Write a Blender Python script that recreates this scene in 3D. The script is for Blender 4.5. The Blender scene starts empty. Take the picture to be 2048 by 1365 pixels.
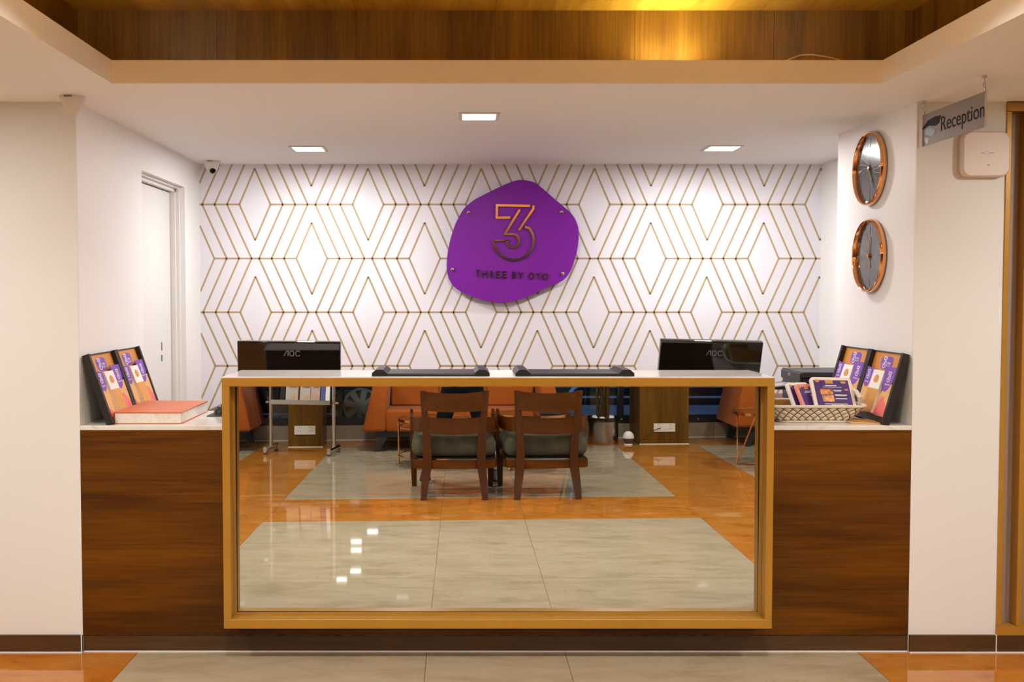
import bpy, bmesh, math, random
from mathutils import Matrix, Vector
random.seed(7)
SC = bpy.context.scene
COL = SC.collection
PI = math.pi
R = math.radians

# ------------------------------------------------------------------ camera, world, exposure
cam_d = bpy.data.cameras.new('camera')
cam_d.sensor_fit = 'HORIZONTAL'; cam_d.sensor_width = 36.0
cam_d.lens = 2050.0 / 2048.0 * 36.0
cam_d.shift_x = (1024 - 917) / 2048.0
cam_d.shift_y = (671 - 682.5) / 2048.0
cam_d.clip_start = 0.02; cam_d.clip_end = 100
cam = bpy.data.objects.new('camera', cam_d); COL.objects.link(cam)
cam.location = (0, 0, 1.5); cam.rotation_euler = (R(90 - 2.26), 0, 0)
SC.camera = cam

world = bpy.data.worlds.new('dusk_sky'); SC.world = world; world.use_nodes = True
wb = world.node_tree.nodes['Background']
wb.inputs[0].default_value = (0.20, 0.33, 0.72, 1); wb.inputs[1].default_value = 0.35

SC.view_settings.view_transform = 'Standard'
try: SC.view_settings.look = 'None'
except Exception: pass
SC.view_settings.gamma = 1.0; SC.view_settings.use_curve_mapping = False
SC.view_settings.exposure = 0.0
SC.cycles.max_bounces = 10; SC.cycles.diffuse_bounces = 8; SC.cycles.glossy_bounces = 5
SC.cycles.transmission_bounces = 6; SC.cycles.transparent_max_bounces = 8
SC.cycles.caustics_reflective = False; SC.cycles.caustics_refractive = False
SC.cycles.sample_clamp_indirect = 4.0
SC.cycles.use_light_tree = False

P_NICHE = 18.0       # watts of a square panel light over the desk
P_LOBBY = 24.0       # watts of a square panel light in the lobby
P_RECESS = 14.5
P_COVE = 20.0         # watts per metre-ish of warm cove strip
C_NICHE = (1.0, 0.985, 0.985)
C_LOBBY = (1.0, 0.985, 0.935)
C_COVE = (1.0, 0.85, 0.58)

# ------------------------------------------------------------------ key positions (metres)
Y0 = 4.25            # plane of the front walls and the desk front
YB = 6.27            # back wall of the niche
XL, XR = -1.577, 1.888
XR2, YP = 2.21, 5.13
ZC, ZU, ZW = 2.294, 2.381, 2.62     # low ceiling, top of its edge, wooden ceiling
RX0, RX1, RY0, RY1 = -1.302, 1.593, 0.9, 3.885
SB = 0.2
LX0, LX1 = -4.6, 5.4
def ywin(x): return -3.075 - 0.074 * x   # window wall runs slightly askew

# ------------------------------------------------------------------ materials
def new_mat(name):
    m = bpy.data.materials.new(name); m.use_nodes = True
    return m, m.node_tree, m.node_tree.nodes['Principled BSDF']
MATS = {}
def flat(name, col, rough=0.5, metal=0.0, spec=0.5, coat=0.0, bump=0.0, bscale=60, var=0.0, vscale=3.0, sheen=0.0):
    if name in MATS: return MATS[name]
    m, nt, b = new_mat(name)
    b.inputs['Base Color'].default_value = (*col, 1); b.inputs['Roughness'].default_value = rough
    b.inputs['Metallic'].default_value = metal; b.inputs['Specular IOR Level'].default_value = spec
    b.inputs['Coat Weight'].default_value = coat; b.inputs['Coat Roughness'].default_value = 0.05
    if sheen: b.inputs['Sheen Weight'].default_value = sheen
    tc = nt.nodes.new('ShaderNodeTexCoord')
    if var:
        n = nt.nodes.new('ShaderNodeTexNoise'); n.inputs['Scale'].default_value = vscale; n.inputs['Detail'].default_value = 4
        nt.links.new(tc.outputs['Object'], n.inputs['Vector'])
        r = nt.nodes.new('ShaderNodeValToRGB')
        r.color_ramp.elements[0].position = 0.3; r.color_ramp.elements[1].position = 0.7
        r.color_ramp.elements[0].color = (*[c * (1 - var) for c in col], 1)
        r.color_ramp.elements[1].color = (*[min(1, c * (1 + var)) for c in col], 1)
        nt.links.new(n.outputs['Fac'], r.inputs['Fac']); nt.links.new(r.outputs['Color'], b.inputs['Base Color'])
    if bump:
        n2 = nt.nodes.new('ShaderNodeTexNoise'); n2.inputs['Scale'].default_value = bscale; n2.inputs['Detail'].default_value = 3
        nt.links.new(tc.outputs['Object'], n2.inputs['Vector'])
        bp = nt.nodes.new('ShaderNodeBump'); bp.inputs['Strength'].default_value = bump; bp.inputs['Distance'].default_value = 0.004
        nt.links.new(n2.outputs['Fac'], bp.inputs['Height']); nt.links.new(bp.outputs['Normal'], b.inputs['Normal'])
    MATS[name] = m
    return m

def wood(name, dark, light, axis='X', rough=0.35, band=2.2, fine=1.0, spec=0.5, distort=1.2):
    """veneer: bands and pores drawn out along one axis"""
    m, nt, b = new_mat(name)
    tc = nt.nodes.new('ShaderNodeTexCoord')
    def mapped(sl, sc):
        mp = nt.nodes.new('ShaderNodeMapping')
        s = [sc, sc, sc]; s['XYZ'.index(axis)] = sl
        mp.inputs['Scale'].default_value = s
        nt.links.new(tc.outputs['Object'], mp.inputs['Vector']); return mp
    n1 = nt.nodes.new('ShaderNodeTexNoise'); n1.inputs['Scale'].default_value = band; n1.inputs['Detail'].default_value = 3
    n1.inputs['Distortion'].default_value = distort
    nt.links.new(mapped(0.32, 3.0).outputs[0], n1.inputs['Vector'])
    n2 = nt.nodes.new('ShaderNodeTexNoise'); n2.inputs['Scale'].default_value = 26; n2.inputs['Detail'].default_value = 3
    nt.links.new(mapped(0.12, 4.0).outputs[0], n2.inputs['Vector'])
    mx = nt.nodes.new('ShaderNodeMath'); mx.operation = 'MULTIPLY_ADD'
    nt.links.new(n2.outputs['Fac'], mx.inputs[0]); mx.inputs[1].default_value = 0.55 * fine
    ad = nt.nodes.new('ShaderNodeMath'); ad.operation = 'SUBTRACT'
    nt.links.new(n1.outputs['Fac'], ad.inputs[0]); ad.inputs[1].default_value = 0.275 * fine
    nt.links.new(ad.outputs[0], mx.inputs[2])
    r = nt.nodes.new('ShaderNodeValToRGB')
    r.color_ramp.elements[0].position = 0.28; r.color_ramp.elements[1].position = 0.74
    r.color_ramp.elements[0].color = (*dark, 1); r.color_ramp.elements[1].color = (*light, 1)
    nt.links.new(mx.outputs[0], r.inputs['Fac']); nt.links.new(r.outputs['Color'], b.inputs['Base Color'])
    b.inputs['Roughness'].default_value = rough; b.inputs['Specular IOR Level'].default_value = spec
    MATS[name] = m
    return m

def marble(name, cols, vein, stretch=(1.0, 3.0, 3.0), scale=1.4, rough=0.07, streak=0.0, veinw=0.012):
    m, nt, b = new_mat(name)
    tc = nt.nodes.new('ShaderNodeTexCoord'); oi = nt.nodes.new('ShaderNodeObjectInfo')
    ad = nt.nodes.new('ShaderNodeVectorMath'); ad.operation = 'ADD'
    sc = nt.nodes.new('ShaderNodeVectorMath'); sc.operation = 'SCALE'; sc.inputs['Scale'].default_value = 17.0
    cb = nt.nodes.new('ShaderNodeCombineXYZ')
    for i in range(3): nt.links.new(oi.outputs['Random'], cb.inputs[i])
    nt.links.new(cb.outputs[0], sc.inputs[0]); nt.links.new(tc.outputs['Object'], ad.inputs[0]); nt.links.new(sc.outputs[0], ad.inputs[1])
    mp = nt.nodes.new('ShaderNodeMapping'); mp.inputs['Scale'].default_value = stretch
    nt.links.new(ad.outputs[0], mp.inputs['Vector'])
    n = nt.nodes.new('ShaderNodeTexNoise'); n.inputs['Scale'].default_value = scale; n.inputs['Detail'].default_value = 5
    n.inputs['Roughness'].default_value = 0.62; n.inputs['Distortion'].default_value = 0.6
    nt.links.new(mp.outputs[0], n.inputs['Vector'])
    r = nt.nodes.new('ShaderNodeValToRGB')
    el = r.color_ramp.elements
    el[0].position = 0.28; el[0].color = (*cols[0], 1); el[1].position = 0.72; el[1].color = (*cols[-1], 1)
    for k, c in enumerate(cols[1:-1]):
        e = el.new(0.28 + 0.44 * (k + 1) / (len(cols) - 1)); e.color = (*c, 1)
    nt.links.new(n.outputs['Fac'], r.inputs['Fac'])
    # thin veins
    v = nt.nodes.new('ShaderNodeTexNoise'); v.inputs['Scale'].default_value = scale * 0.8; v.inputs['Detail'].default_value = 5
    v.inputs['Distortion'].default_value = 1.2
    nt.links.new(mp.outputs[0], v.inputs['Vector'])
    s1 = nt.nodes.new('ShaderNodeMath'); s1.operation = 'SUBTRACT'; s1.inputs[1].default_value = 0.53
    ab = nt.nodes.new('ShaderNodeMath'); ab.operation = 'ABSOLUTE'
    mr = nt.nodes.new('ShaderNodeMapRange'); mr.inputs['From Min'].default_value = 0.0; mr.inputs['From Max'].default_value = veinw
    mr.inputs['To Min'].default_value = 0.55; mr.inputs['To Max'].default_value = 0.0
    nt.links.new(v.outputs['Fac'], s1.inputs[0]); nt.links.new(s1.outputs[0], ab.inputs[0]); nt.links.new(ab.outputs[0], mr.inputs['Value'])
    mix = nt.nodes.new('ShaderNodeMixRGB'); mix.inputs['Color2'].default_value = (*vein, 1)
    nt.links.new(mr.outputs[0], mix.inputs['Fac']); nt.links.new(r.outputs['Color'], mix.inputs['Color1'])
    nt.links.new(mix.outputs[0], b.inputs['Base Color'])
    b.inputs['Roughness'].default_value = rough; b.inputs['Specular IOR Level'].default_value = 0.5
    MATS[name] = m
    return m

def emis(name, col, strength):
    m, nt, b = new_mat(name)
    b.inputs['Base Color'].default_value = (*col, 1); b.inputs['Emission Color'].default_value = (*col, 1)
    b.inputs['Emission Strength'].default_value = strength
    try: m.cycles.emission_sampling = 'NONE'   # the lamp in each fitting lights the room
    except Exception: pass
    MATS[name] = m
    return m

def pane_mat(name, tint=(0.9, 0.95, 0.95)):
    m, nt, b = new_mat(name)
    nt.nodes.remove(b)
    out = nt.nodes['Material Output']
    tr = nt.nodes.new('ShaderNodeBsdfTransparent'); tr.inputs[0].default_value = (*tint, 1)
    gl = nt.nodes.new('ShaderNodeBsdfGlossy'); gl.inputs['Roughness'].default_value = 0.01
    fr = nt.nodes.new('ShaderNodeFresnel'); fr.inputs['IOR'].default_value = 1.5
    mx = nt.nodes.new('ShaderNodeMixShader')
    nt.links.new(fr.outputs[0], mx.inputs[0]); nt.links.new(tr.outputs[0], mx.inputs[1]); nt.links.new(gl.outputs[0], mx.inputs[2])
    nt.links.new(mx.outputs[0], out.inputs['Surface'])
    MATS[name] = m
    return m

def print_lines(name, paper, ink, scale=90, thr=0.55):
    """rows of small print on paper"""
    m, nt, b = new_mat(name)
    tc = nt.nodes.new('ShaderNodeTexCoord')
    mp = nt.nodes.new('ShaderNodeMapping'); mp.inputs['Scale'].default_value = (60, 60, 60)
    nt.links.new(tc.outputs['Object'], mp.inputs['Vector'])
    w = nt.nodes.new('ShaderNodeTexWave'); w.wave_type = 'BANDS'; w.bands_direction = 'Z'; w.inputs['Scale'].default_value = scale / 60
    n = nt.nodes.new('ShaderNodeTexNoise'); n.inputs['Scale'].default_value = 3.0
    nt.links.new(mp.outputs[0], w.inputs['Vector']); nt.links.new(mp.outputs[0], n.inputs['Vector'])
    mu = nt.nodes.new('ShaderNodeMath'); mu.operation = 'MULTIPLY'
    nt.links.new(w.outputs['Fac'], mu.inputs[0]); nt.links.new(n.outputs['Fac'], mu.inputs[1])
    r = nt.nodes.new('ShaderNodeValToRGB'); r.color_ramp.elements[0].position = thr - 0.22; r.color_ramp.elements[1].position = thr
    r.color_ramp.elements[0].color = (*paper, 1); r.color_ramp.elements[1].color = (*ink, 1)
    nt.links.new(mu.outputs[0], r.inputs['Fac']); nt.links.new(r.outputs['Color'], b.inputs['Base Color'])
    b.inputs['Roughness'].default_value = 0.7
    MATS[name] = m
    return m

white_wall = flat('white_wall_paint', (0.755, 0.76, 0.745), 0.55)
niche_wall = flat('niche_wall_paint', (0.86, 0.855, 0.845), 0.55)
ceil_paint = flat('ceiling_paint', (0.92, 0.92, 0.90), 0.6)
door_white = flat('door_laminate', (0.80, 0.79, 0.76), 0.3, var=0.03, vscale=2.0)
wallpaper = flat('wallpaper_ground', (0.79, 0.775, 0.83), 0.55)
gold_line = flat('wallpaper_gold_print', (0.41, 0.30, 0.165), 0.5)
gold_paint = flat('gold_paint', (0.45, 0.225, 0.026), 0.38, metal=0.25, var=0.05, vscale=5)
desk_wood = wood('desk_walnut_veneer', (0.060, 0.0185, 0.0006), (0.165, 0.056, 0.0014), 'X', 0.42, 2.0, spec=0.22)
kick_wood = wood('kick_walnut_veneer', (0.050, 0.022, 0.006), (0.100, 0.046, 0.012), 'X', 0.45, 2.0)
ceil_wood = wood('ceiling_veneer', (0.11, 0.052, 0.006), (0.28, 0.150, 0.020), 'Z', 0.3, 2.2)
ceil_wood_lit = wood('ceiling_veneer_lit', (0.45, 0.25, 0.020), (0.76, 0.48, 0.055), 'Y', 0.3, 2.2)  # same veneer made paler, the cove glow painted into its colour
col_wood = wood('column_veneer', (0.075, 0.031, 0.003), (0.165, 0.078, 0.008), 'Z', 0.35, 2.0, spec=0.2)
chair_wood = wood('chair_rosewood', (0.046, 0.0125, 0.0018), (0.105, 0.030, 0.0036), 'X', 0.25, 1.5, 0.6, spec=0.3)
chair_wood_v = wood('chair_leg_rosewood', (0.046, 0.0125, 0.0018), (0.098, 0.027, 0.0033), 'Z', 0.25, 1.5, 0.6, spec=0.3)
pale_marble = marble('pale_marble', [(0.305, 0.23, 0.140), (0.385, 0.305, 0.20), (0.425, 0.345, 0.238)], (0.20, 0.14, 0.075), (1.2, 3.0, 3.0), 2.6, 0.035, veinw=0.003)
orange_marble = marble('orange_marble', [(0.31, 0.085, 0.008), (0.40, 0.130, 0.016), (0.43, 0.155, 0.022), (0.45, 0.175, 0.030), (0.50, 0.26, 0.09)], (0.42, 0.20, 0.06), (1.3, 2.2, 2.2), 2.8, 0.045, veinw=0.003)
grout = flat('grout', (0.25, 0.19, 0.12), 0.8)
skirt_stone = marble('skirting_stone', [(0.26, 0.20, 0.13), (0.36, 0.29, 0.20)], (0.2, 0.15, 0.1), (1, 1, 1), 5.0, 0.3)
counter_stone = marble('white_counter_stone', [(0.70, 0.665, 0.61), (0.79, 0.765, 0.72), (0.82, 0.80, 0.76)], (0.55, 0.50, 0.42), (1, 1, 1), 3.0, 0.10, veinw=0.008)
mirror_mat = flat('mirror_silver', (0.88, 0.96, 0.99), 0.0, metal=1.0)
black_plastic = flat('black_plastic', (0.012, 0.012, 0.013), 0.35)
black_gloss = flat('black_gloss', (0.006, 0.006, 0.006), 0.06, coat=0.6)
black_metal = flat('black_frame_metal', (0.010, 0.010, 0.011), 0.35, metal=0.0)
black_leather = flat('black_leatherette', (0.014, 0.012, 0.012), 0.45, spec=0.35, bump=0.3, bscale=400)
dark_card = flat('dark_holder_card', (0.022, 0.017, 0.016), 0.5, spec=0.3)
grey_print = flat('grey_letter', (0.17, 0.16, 0.155), 0.4)
chrome = flat('chrome', (0.66, 0.62, 0.58), 0.14, metal=1.0)
steel = flat('brushed_steel', (0.42, 0.39, 0.35), 0.24, metal=1.0)
copper = flat('polished_copper', (0.86, 0.44, 0.20), 0.10, metal=1.0)
rose_gold = flat('rose_gold_letters', (0.83, 0.58, 0.36), 0.10, metal=1.0)
purple = flat('purple_sign', (0.185, 0.012, 0.31), 0.42, spec=0.2)
purple_print = flat('purple_print', (0.175, 0.050, 0.42), 0.45)
menu_purple = flat('menu_purple', (0.062, 0.022, 0.155), 0.3)
orange_print = flat('orange_print', (0.60, 0.255, 0.045), 0.45)
tan_print = flat('tan_print', (0.72, 0.42, 0.16), 0.5, var=0.12, vscale=220)
mustard_print = flat('mustard_print', (0.62, 0.30, 0.055), 0.45, var=0.06, vscale=9)
pink_print = flat('pink_print', (0.75, 0.16, 0.16), 0.5)
white_print = flat('white_card', (0.85, 0.83, 0.80), 0.45)
white_plastic = flat('white_plastic', (0.72, 0.69, 0.63), 0.35)
ap_plastic = flat('access_point_plastic', (0.74, 0.64, 0.57), 0.42)
socket_plastic = flat('socket_plastic', (0.70, 0.66, 0.58), 0.35)
sofa_fabric = flat('orange_sofa_fabric', (0.33, 0.076, 0.0085), 0.85, spec=0.12, bump=0.25, bscale=500, var=0.06, vscale=4, sheen=0.1)
seat_velvet = flat('grey_green_velvet', (0.086, 0.080, 0.056), 0.85, spec=0.1, bump=0.2, bscale=300, var=0.25, vscale=9)
book_cover = flat('orange_book_cover', (0.56, 0.125, 0.045), 0.4)
page_white = flat('page_edges', (0.74, 0.68, 0.60), 0.8, var=0.08, vscale=60)
sign_steel = flat('satin_sign_steel', (0.24, 0.205, 0.18), 0.5, spec=0.3)
sign_dark = flat('etched_letter', (0.016, 0.013, 0.011), 0.6, spec=0.1)
clock_face = flat('smoked_clock_face', (0.045, 0.040, 0.039), 0.14, coat=0.15)
clock_mark = flat('clock_mark', (0.20, 0.17, 0.155), 0.4)
basket_white = flat('basket_white', (0.66, 0.60, 0.49), 0.4)
basket_gold = flat('basket_gold', (0.30, 0.150, 0.025), 0.35, metal=0.4)
pink_frame = flat('pink_menu_frame', (0.78, 0.30, 0.25), 0.35)
cream_frame = flat('cream_menu_frame', (0.80, 0.72, 0.66), 0.3)
cable_white = flat('cable_white', (0.72, 0.62, 0.48), 0.5)
screen_panel = flat('screen_panel_beige', (0.36, 0.28, 0.23), 0.5)
lens_glow_niche = emis('niche_light_diffuser', (1.0, 0.94, 0.88), 14.0)
lens_glow_lobby = emis('lobby_light_diffuser', (1.0, 0.84, 0.66), 10.0)
strip_glow = emis('warm_led_strip', (1.0, 0.62, 0.24), 6.0)
table_top_m = wood('dark_tabletop', (0.055, 0.018, 0.005), (0.12, 0.042, 0.010), 'X', 0.10, 1.5, 0.5)
trunk_m = flat('plant_trunk', (0.065, 0.036, 0.012), 0.8, spec=0.1, var=0.3, vscale=20)
leaf_m = flat('dark_leaf', (0.020, 0.030, 0.022), 0.45)
soil_m = flat('pebbles', (0.42, 0.38, 0.33), 0.7, bump=0.8, bscale=60, var=0.5, vscale=30)
jeans = flat('dark_jeans', (0.006, 0.007, 0.011), 0.9, spec=0.1, bump=0.2, bscale=300, var=0.25, vscale=12)
shirt_m = flat('black_top', (0.008, 0.008, 0.009), 0.9, spec=0.1)
skin_m = flat('skin', (0.36, 0.20, 0.13), 0.5)
hair_m = flat('dark_hair', (0.012, 0.009, 0.007), 0.6)
shoe_m = flat('black_canvas', (0.010, 0.010, 0.012), 0.6)
sole_m = flat('pale_sole', (0.52, 0.49, 0.46), 0.6)
glass_m = pane_mat('window_glass')
car_paint = flat('dark_car_paint', (0.012, 0.013, 0.016), 0.12, coat=0.6)
tyre_m = flat('tyre_rubber', (0.012, 0.012, 0.012), 0.7)
hub_m = flat('hubcap_grey', (0.34, 0.34, 0.35), 0.4)
car_glass = flat('car_glass', (0.01, 0.012, 0.014), 0.05)
asphalt = flat('asphalt', (0.030, 0.032, 0.036), 0.85, var=0.2, vscale=4)
kerb_m = flat('pale_kerb', (0.60, 0.62, 0.66), 0.7)
paving_m = flat('street_paving', (0.36, 0.40, 0.46), 0.7, var=0.15, vscale=3)
far_wall = flat('dark_facade', (0.020, 0.021, 0.025), 0.8, var=0.2)
blue_m = flat('blue_sticker', (0.05, 0.30, 0.80), 0.5)
paper_print = print_lines('newsprint', (0.56, 0.49, 0.43), (0.16, 0.13, 0.12))
pink_paper = print_lines('pink_newsprint', (0.58, 0.42, 0.37), (0.2, 0.14, 0.12))
blue_paper = flat('blue_magazine', (0.06, 0.09, 0.30), 0.5)

# ------------------------------------------------------------------ mesh helpers
class MB:
    """collects shapes; build() links them as one mesh object"""
    def __init__(s): s.v = []; s.f = []; s.mi = []; s.cur = 0
    def add(s, v, f, M=None):
        o = len(s.v)
        s.v += [tuple(M @ Vector(p)) if M else tuple(p) for p in v]
        s.f += [tuple(i + o for i in q) for q in f]; s.mi += [s.cur] * len(f)
        return s
    def bm(s, b, M=None):
        b.verts.index_update()
        s.add([v.co[:] for v in b.verts], [[v.index for v in f.verts] for f in b.faces], M); b.free(); return s
    def box(s, x0, x1, y0, y1, z0, z1, bev=0, seg=1, M=None):
        if not bev:
            v = [(x, y, z) for x in (x0, x1) for y in (y0, y1) for z in (z0, z1)]
            f = [(0, 1, 3, 2), (4, 6, 7, 5), (0, 4, 5, 1), (2, 3, 7, 6), (0, 2, 6, 4), (1, 5, 7, 3)]
            return s.add(v, f, M)
        b = bmesh.new(); bmesh.ops.create_cube(b, size=1)
        for v in b.verts:
            v.co = Vector(((x0 + x1) / 2 + v.co.x * (x1 - x0), (y0 + y1) / 2 + v.co.y * (y1 - y0), (z0 + z1) / 2 + v.co.z * (z1 - z0)))
        bmesh.ops.bevel(b, geom=list(b.edges), offset=bev, segments=seg, profile=0.5, affect='EDGES')
        return s.bm(b, M)
    def hexa(s, bot, top, bev=0, seg=1, M=None):
        """eight corners: four at the bottom, four at the top, both counter-clockwise"""
        b = bmesh.new(); vs = [b.verts.new(p) for p in list(bot) + list(top)]
        for q in ((3, 2, 1, 0), (4, 5, 6, 7), (0, 1, 5, 4), (1, 2, 6, 5), (2, 3, 7, 6), (3, 0, 4, 7)): b.faces.new([vs[i] for i in q])
        if bev: bmesh.ops.bevel(b, geom=list(b.edges), offset=bev, segments=seg, profile=0.5, affect='EDGES')
        return s.bm(b, M)
    def prism(s, pts, z0, z1, M=None):
        n = len(pts)
        v = [(x, y, z0) for x, y in pts] + [(x, y, z1) for x, y in pts]
        f = [tuple(range(n - 1, -1, -1)), tuple(range(n, 2 * n))] + [(i, (i + 1) % n, n + (i + 1) % n, n + i) for i in range(n)]
        return s.add(v, f, M)
    def stroke(s, pts, w, z0, z1, M=None, closed=False):
        P = [Vector(p) for p in pts]; n = len(P); L = []; Rr = []
        for i in range(n):
            a = P[(i - 1) % n] if (i > 0 or closed) else None
            c = P[(i + 1) % n] if (i < n - 1 or closed) else None
            d1 = (P[i] - a).normalized() if a else None; d2 = (c - P[i]).normalized() if c else None
            if d1 is None: d1 = d2
            if d2 is None: d2 = d1
            n1 = Vector((-d1.y, d1.x)); n2 = Vector((-d2.y, d2.x)); m = n1 + n2
            m = m.normalized() if m.length > 1e-6 else n1
            k = min(2.5, 1 / max(0.2, m.dot(n1))) * w / 2
            L.append(P[i] + m * k); Rr.append(P[i] - m * k)
        for i in range(n if closed else n - 1):
            j = (i + 1) % n
            q = [Rr[i], Rr[j], L[j], L[i]]
            s.prism([(p.x, p.y) for p in q], z0, z1, M)
        return s
    def tube(s, pts, r, seg=8, M=None, cap=True):
        P = [Vector(p) for p in pts]; n = len(P); rs = r if isinstance(r, (list, tuple)) else [r] * n
        v = []; f = []; up = None
        for i in range(n):
            t = (P[min(i + 1, n - 1)] - P[max(i - 1, 0)]).normalized()
            if up is None: up = t.orthogonal().normalized()
            up = (up - t * up.dot(t)).normalized(); sd = t.cross(up)
            for k in range(seg):
                a = 2 * PI * k / seg
                v.append(P[i] + (up * math.cos(a) + sd * math.sin(a)) * rs[i])
        for i in range(n - 1):
            for k in range(seg):
                f.append((i * seg + k, i * seg + (k + 1) % seg, (i + 1) * seg + (k + 1) % seg, (i + 1) * seg + k))
        if cap: f += [tuple(range(seg - 1, -1, -1)), tuple((n - 1) * seg + k for k in range(seg))]
        return s.add(v, f, M)
    def lathe(s, prof, seg=32, M=None, cap=True):
        v = []; f = []; n = len(prof)
        for r, z in prof:
            for k in range(seg):
                a = 2 * PI * k / seg; v.append((r * math.cos(a), r * math.sin(a), z))
        for i in range(n - 1):
            for k in range(seg):
                f.append((i * seg + k, i * seg + (k + 1) % seg, (i + 1) * seg + (k + 1) % seg, (i + 1) * seg + k))
        if cap and prof[0][0] > 1e-5: f.append(tuple(range(seg - 1, -1, -1)))
        if cap and prof[-1][0] > 1e-5: f.append(tuple((n - 1) * seg + k for k in range(seg)))
        return s.add(v, f, M)
    def text(s, body, M, w=None, h=None, depth=0.001, align='CENTER', shear=0.0):
        cu = bpy.data.curves.new('tmp_text', 'FONT'); cu.body = body; cu.size = 1.0; cu.extrude = 0.0; cu.shear = shear
        ob = bpy.data.objects.new('tmp_text', cu); COL.objects.link(ob)
        dg = bpy.context.evaluated_depsgraph_get(); me = bpy.data.meshes.new_from_object(ob.evaluated_get(dg))
        xs = [v.co.x for v in me.vertices]; ys = [v.co.y for v in me.vertices]
        x0, x1, y0, y1 = min(xs), max(xs), min(ys), max(ys)
        if w and h: kx, ky = w / (x1 - x0), h / (y1 - y0)
        elif w: kx = ky = w / (x1 - x0)
        else: kx = ky = h / (y1 - y0)
        cx = {'CENTER': (x0 + x1) / 2, 'LEFT': x0}[align]; cy = (y0 + y1) / 2
        b = bmesh.new(); b.from_mesh(me)
        for v in b.verts: v.co = Vector(((v.co.x - cx) * kx, (v.co.y - cy) * ky, 0))
        r = bmesh.ops.extrude_face_region(b, geom=list(b.faces))
        for e in r['geom']:
            if isinstance(e, bmesh.types.BMVert): e.co.z += depth
        s.bm(b, M)
        bpy.data.objects.remove(ob); bpy.data.curves.remove(cu); bpy.data.meshes.remove(me)
        return s
    def build(s, name, mats, parent=None, world=False, smooth=False, kind=None, label=None):
        me = bpy.data.meshes.new(name); me.from_pydata(s.v, [], s.f)
        ms = mats if isinstance(mats, (list, tuple)) else [mats]
        for m in ms: me.materials.append(m)
        if len(ms) > 1: me.polygons.foreach_set('material_index', s.mi)
        b = bmesh.new(); b.from_mesh(me); bmesh.ops.recalc_face_normals(b, faces=b.faces); b.to_mesh(me); b.free()
        if smooth:
            me.polygons.foreach_set('use_smooth', [True] * len(me.polygons))
            try: me.set_sharp_from_angle(angle=R(smooth if smooth is not True else 40))
            except Exception: pass
        me.update()
        return link(name, me, parent, world, kind, label)

def link(name, me, parent=None, world=False, kind=None, label=None):
    o = bpy.data.objects.new(name, me); COL.objects.link(o)
    if parent is not None:
        o.parent = parent
        if world: o.matrix_parent_inverse = parent.matrix_basis.inverted()
    if kind: o['kind'] = kind
    if label: o['label'] = label
    return o
def thing(name, label, cat, loc=(0, 0, 0), rz=0.0, group=None):
    o = bpy.data.objects.new(name, None); COL.objects.link(o); o.empty_display_size = 0.05
    o.location = loc; o.rotation_euler = (0, 0, rz); o['label'] = label; o['category'] = cat
    if group: o['group'] = group
    return o
def tag(o, label, cat, group=None):
    o['label'] = label; o['category'] = cat
    if group: o['group'] = group
    return o
def st(o): o['kind'] = 'structure'; return o
def dup(o, label=None, parent=None):
    c = o.copy(); COL.objects.link(c); c.parent = parent
    if label: c['label'] = label
    for ch in list(o.children): dup(ch, None, c)
    return c
def area(name, loc, size, watts, col, rot=(0, 0, 0), parent=None, sy=None, spread=None):
    d = bpy.data.lights.new(name, 'AREA'); d.energy = watts; d.color = col; d.size = size
    if sy: d.shape = 'RECTANGLE'; d.size_y = sy
    if spread: d.spread = R(spread)
    o = bpy.data.objects.new(name, d); COL.objects.link(o); o.location = loc; o.rotation_euler = rot
    if parent is not None:
        o.parent = parent
    return o
def basis(origin, u, v):
    u = Vector(u).normalized(); v = Vector(v); v = (v - u * v.dot(u)).normalized(); n = u.cross(v)
    m = Matrix((u, v, n)).transposed().to_4x4(); m.translation = Vector(origin); return m
def rrect(w, h, r, n=6, cx=0, cy=0):
    p = []
    for sx, sy, a0 in ((1, 1, 0), (-1, 1, 90), (-1, -1, 180), (1, -1, 270)):
        for k in range(n + 1):
            a = R(a0 + 90 * k / n); p.append((cx + sx * (w / 2 - r) + r * math.cos(a), cy + sy * (h / 2 - r) + r * math.sin(a)))
    return p
def catmull(pts, n=6):
    out = []; N = len(pts)
    for i in range(N):
        p0, p1, p2, p3 = [Vector(pts[(i + k - 1) % N]) for k in range(4)]
        for j in range(n):
            t = j / n
            out.append(tuple(0.5 * ((2 * p1) + (p2 - p0) * t + (2 * p0 - 5 * p1 + 4 * p2 - p3) * t * t + (3 * p1 - p0 - 3 * p2 + p3) * t ** 3)))
    return out
def arc(cx, cy, r, a0, a1, n=16):
    return [(cx + r * math.cos(R(a0 + (a1 - a0) * k / n)), cy + r * math.sin(R(a0 + (a1 - a0) * k / n))) for k in range(n + 1)]

# ------------------------------------------------------------------ lamps (each panel light carries its own light)
def panel_light(name, label, x, y, z, s, watts, col, glow, group, spread=None, lamp=True):
    t = thing(name, label, 'ceiling light', (x, y, z), 0, group)
    m = MB(); w = s / 2; e = 0.016
    for a in ((-w, w, -w, -w + e), (-w, w, w - e, w), (-w, -w + e, -w + e, w - e), (w - e, w, -w + e, w - e)):
        m.box(a[0], a[1], a[2], a[3], -0.006, 0.002)
    m.build('frame', white_plastic, t)
    MB().box(-w + e, w - e, -w + e, w - e, -0.0035, 0.001).build('diffuser', glow, t)
    if lamp: area('lamp', (0, 0, -0.012), s - 0.04, watts, col, parent=t, spread=spread)
    return t
G1 = 'square panel lights over the desk'
panel_light('panel_light', 'square white panel light in the niche ceiling left of the purple sign', -0.813, 5.593, ZC, 0.19, P_NICHE, C_NICHE, lens_glow_niche, G1)
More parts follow.
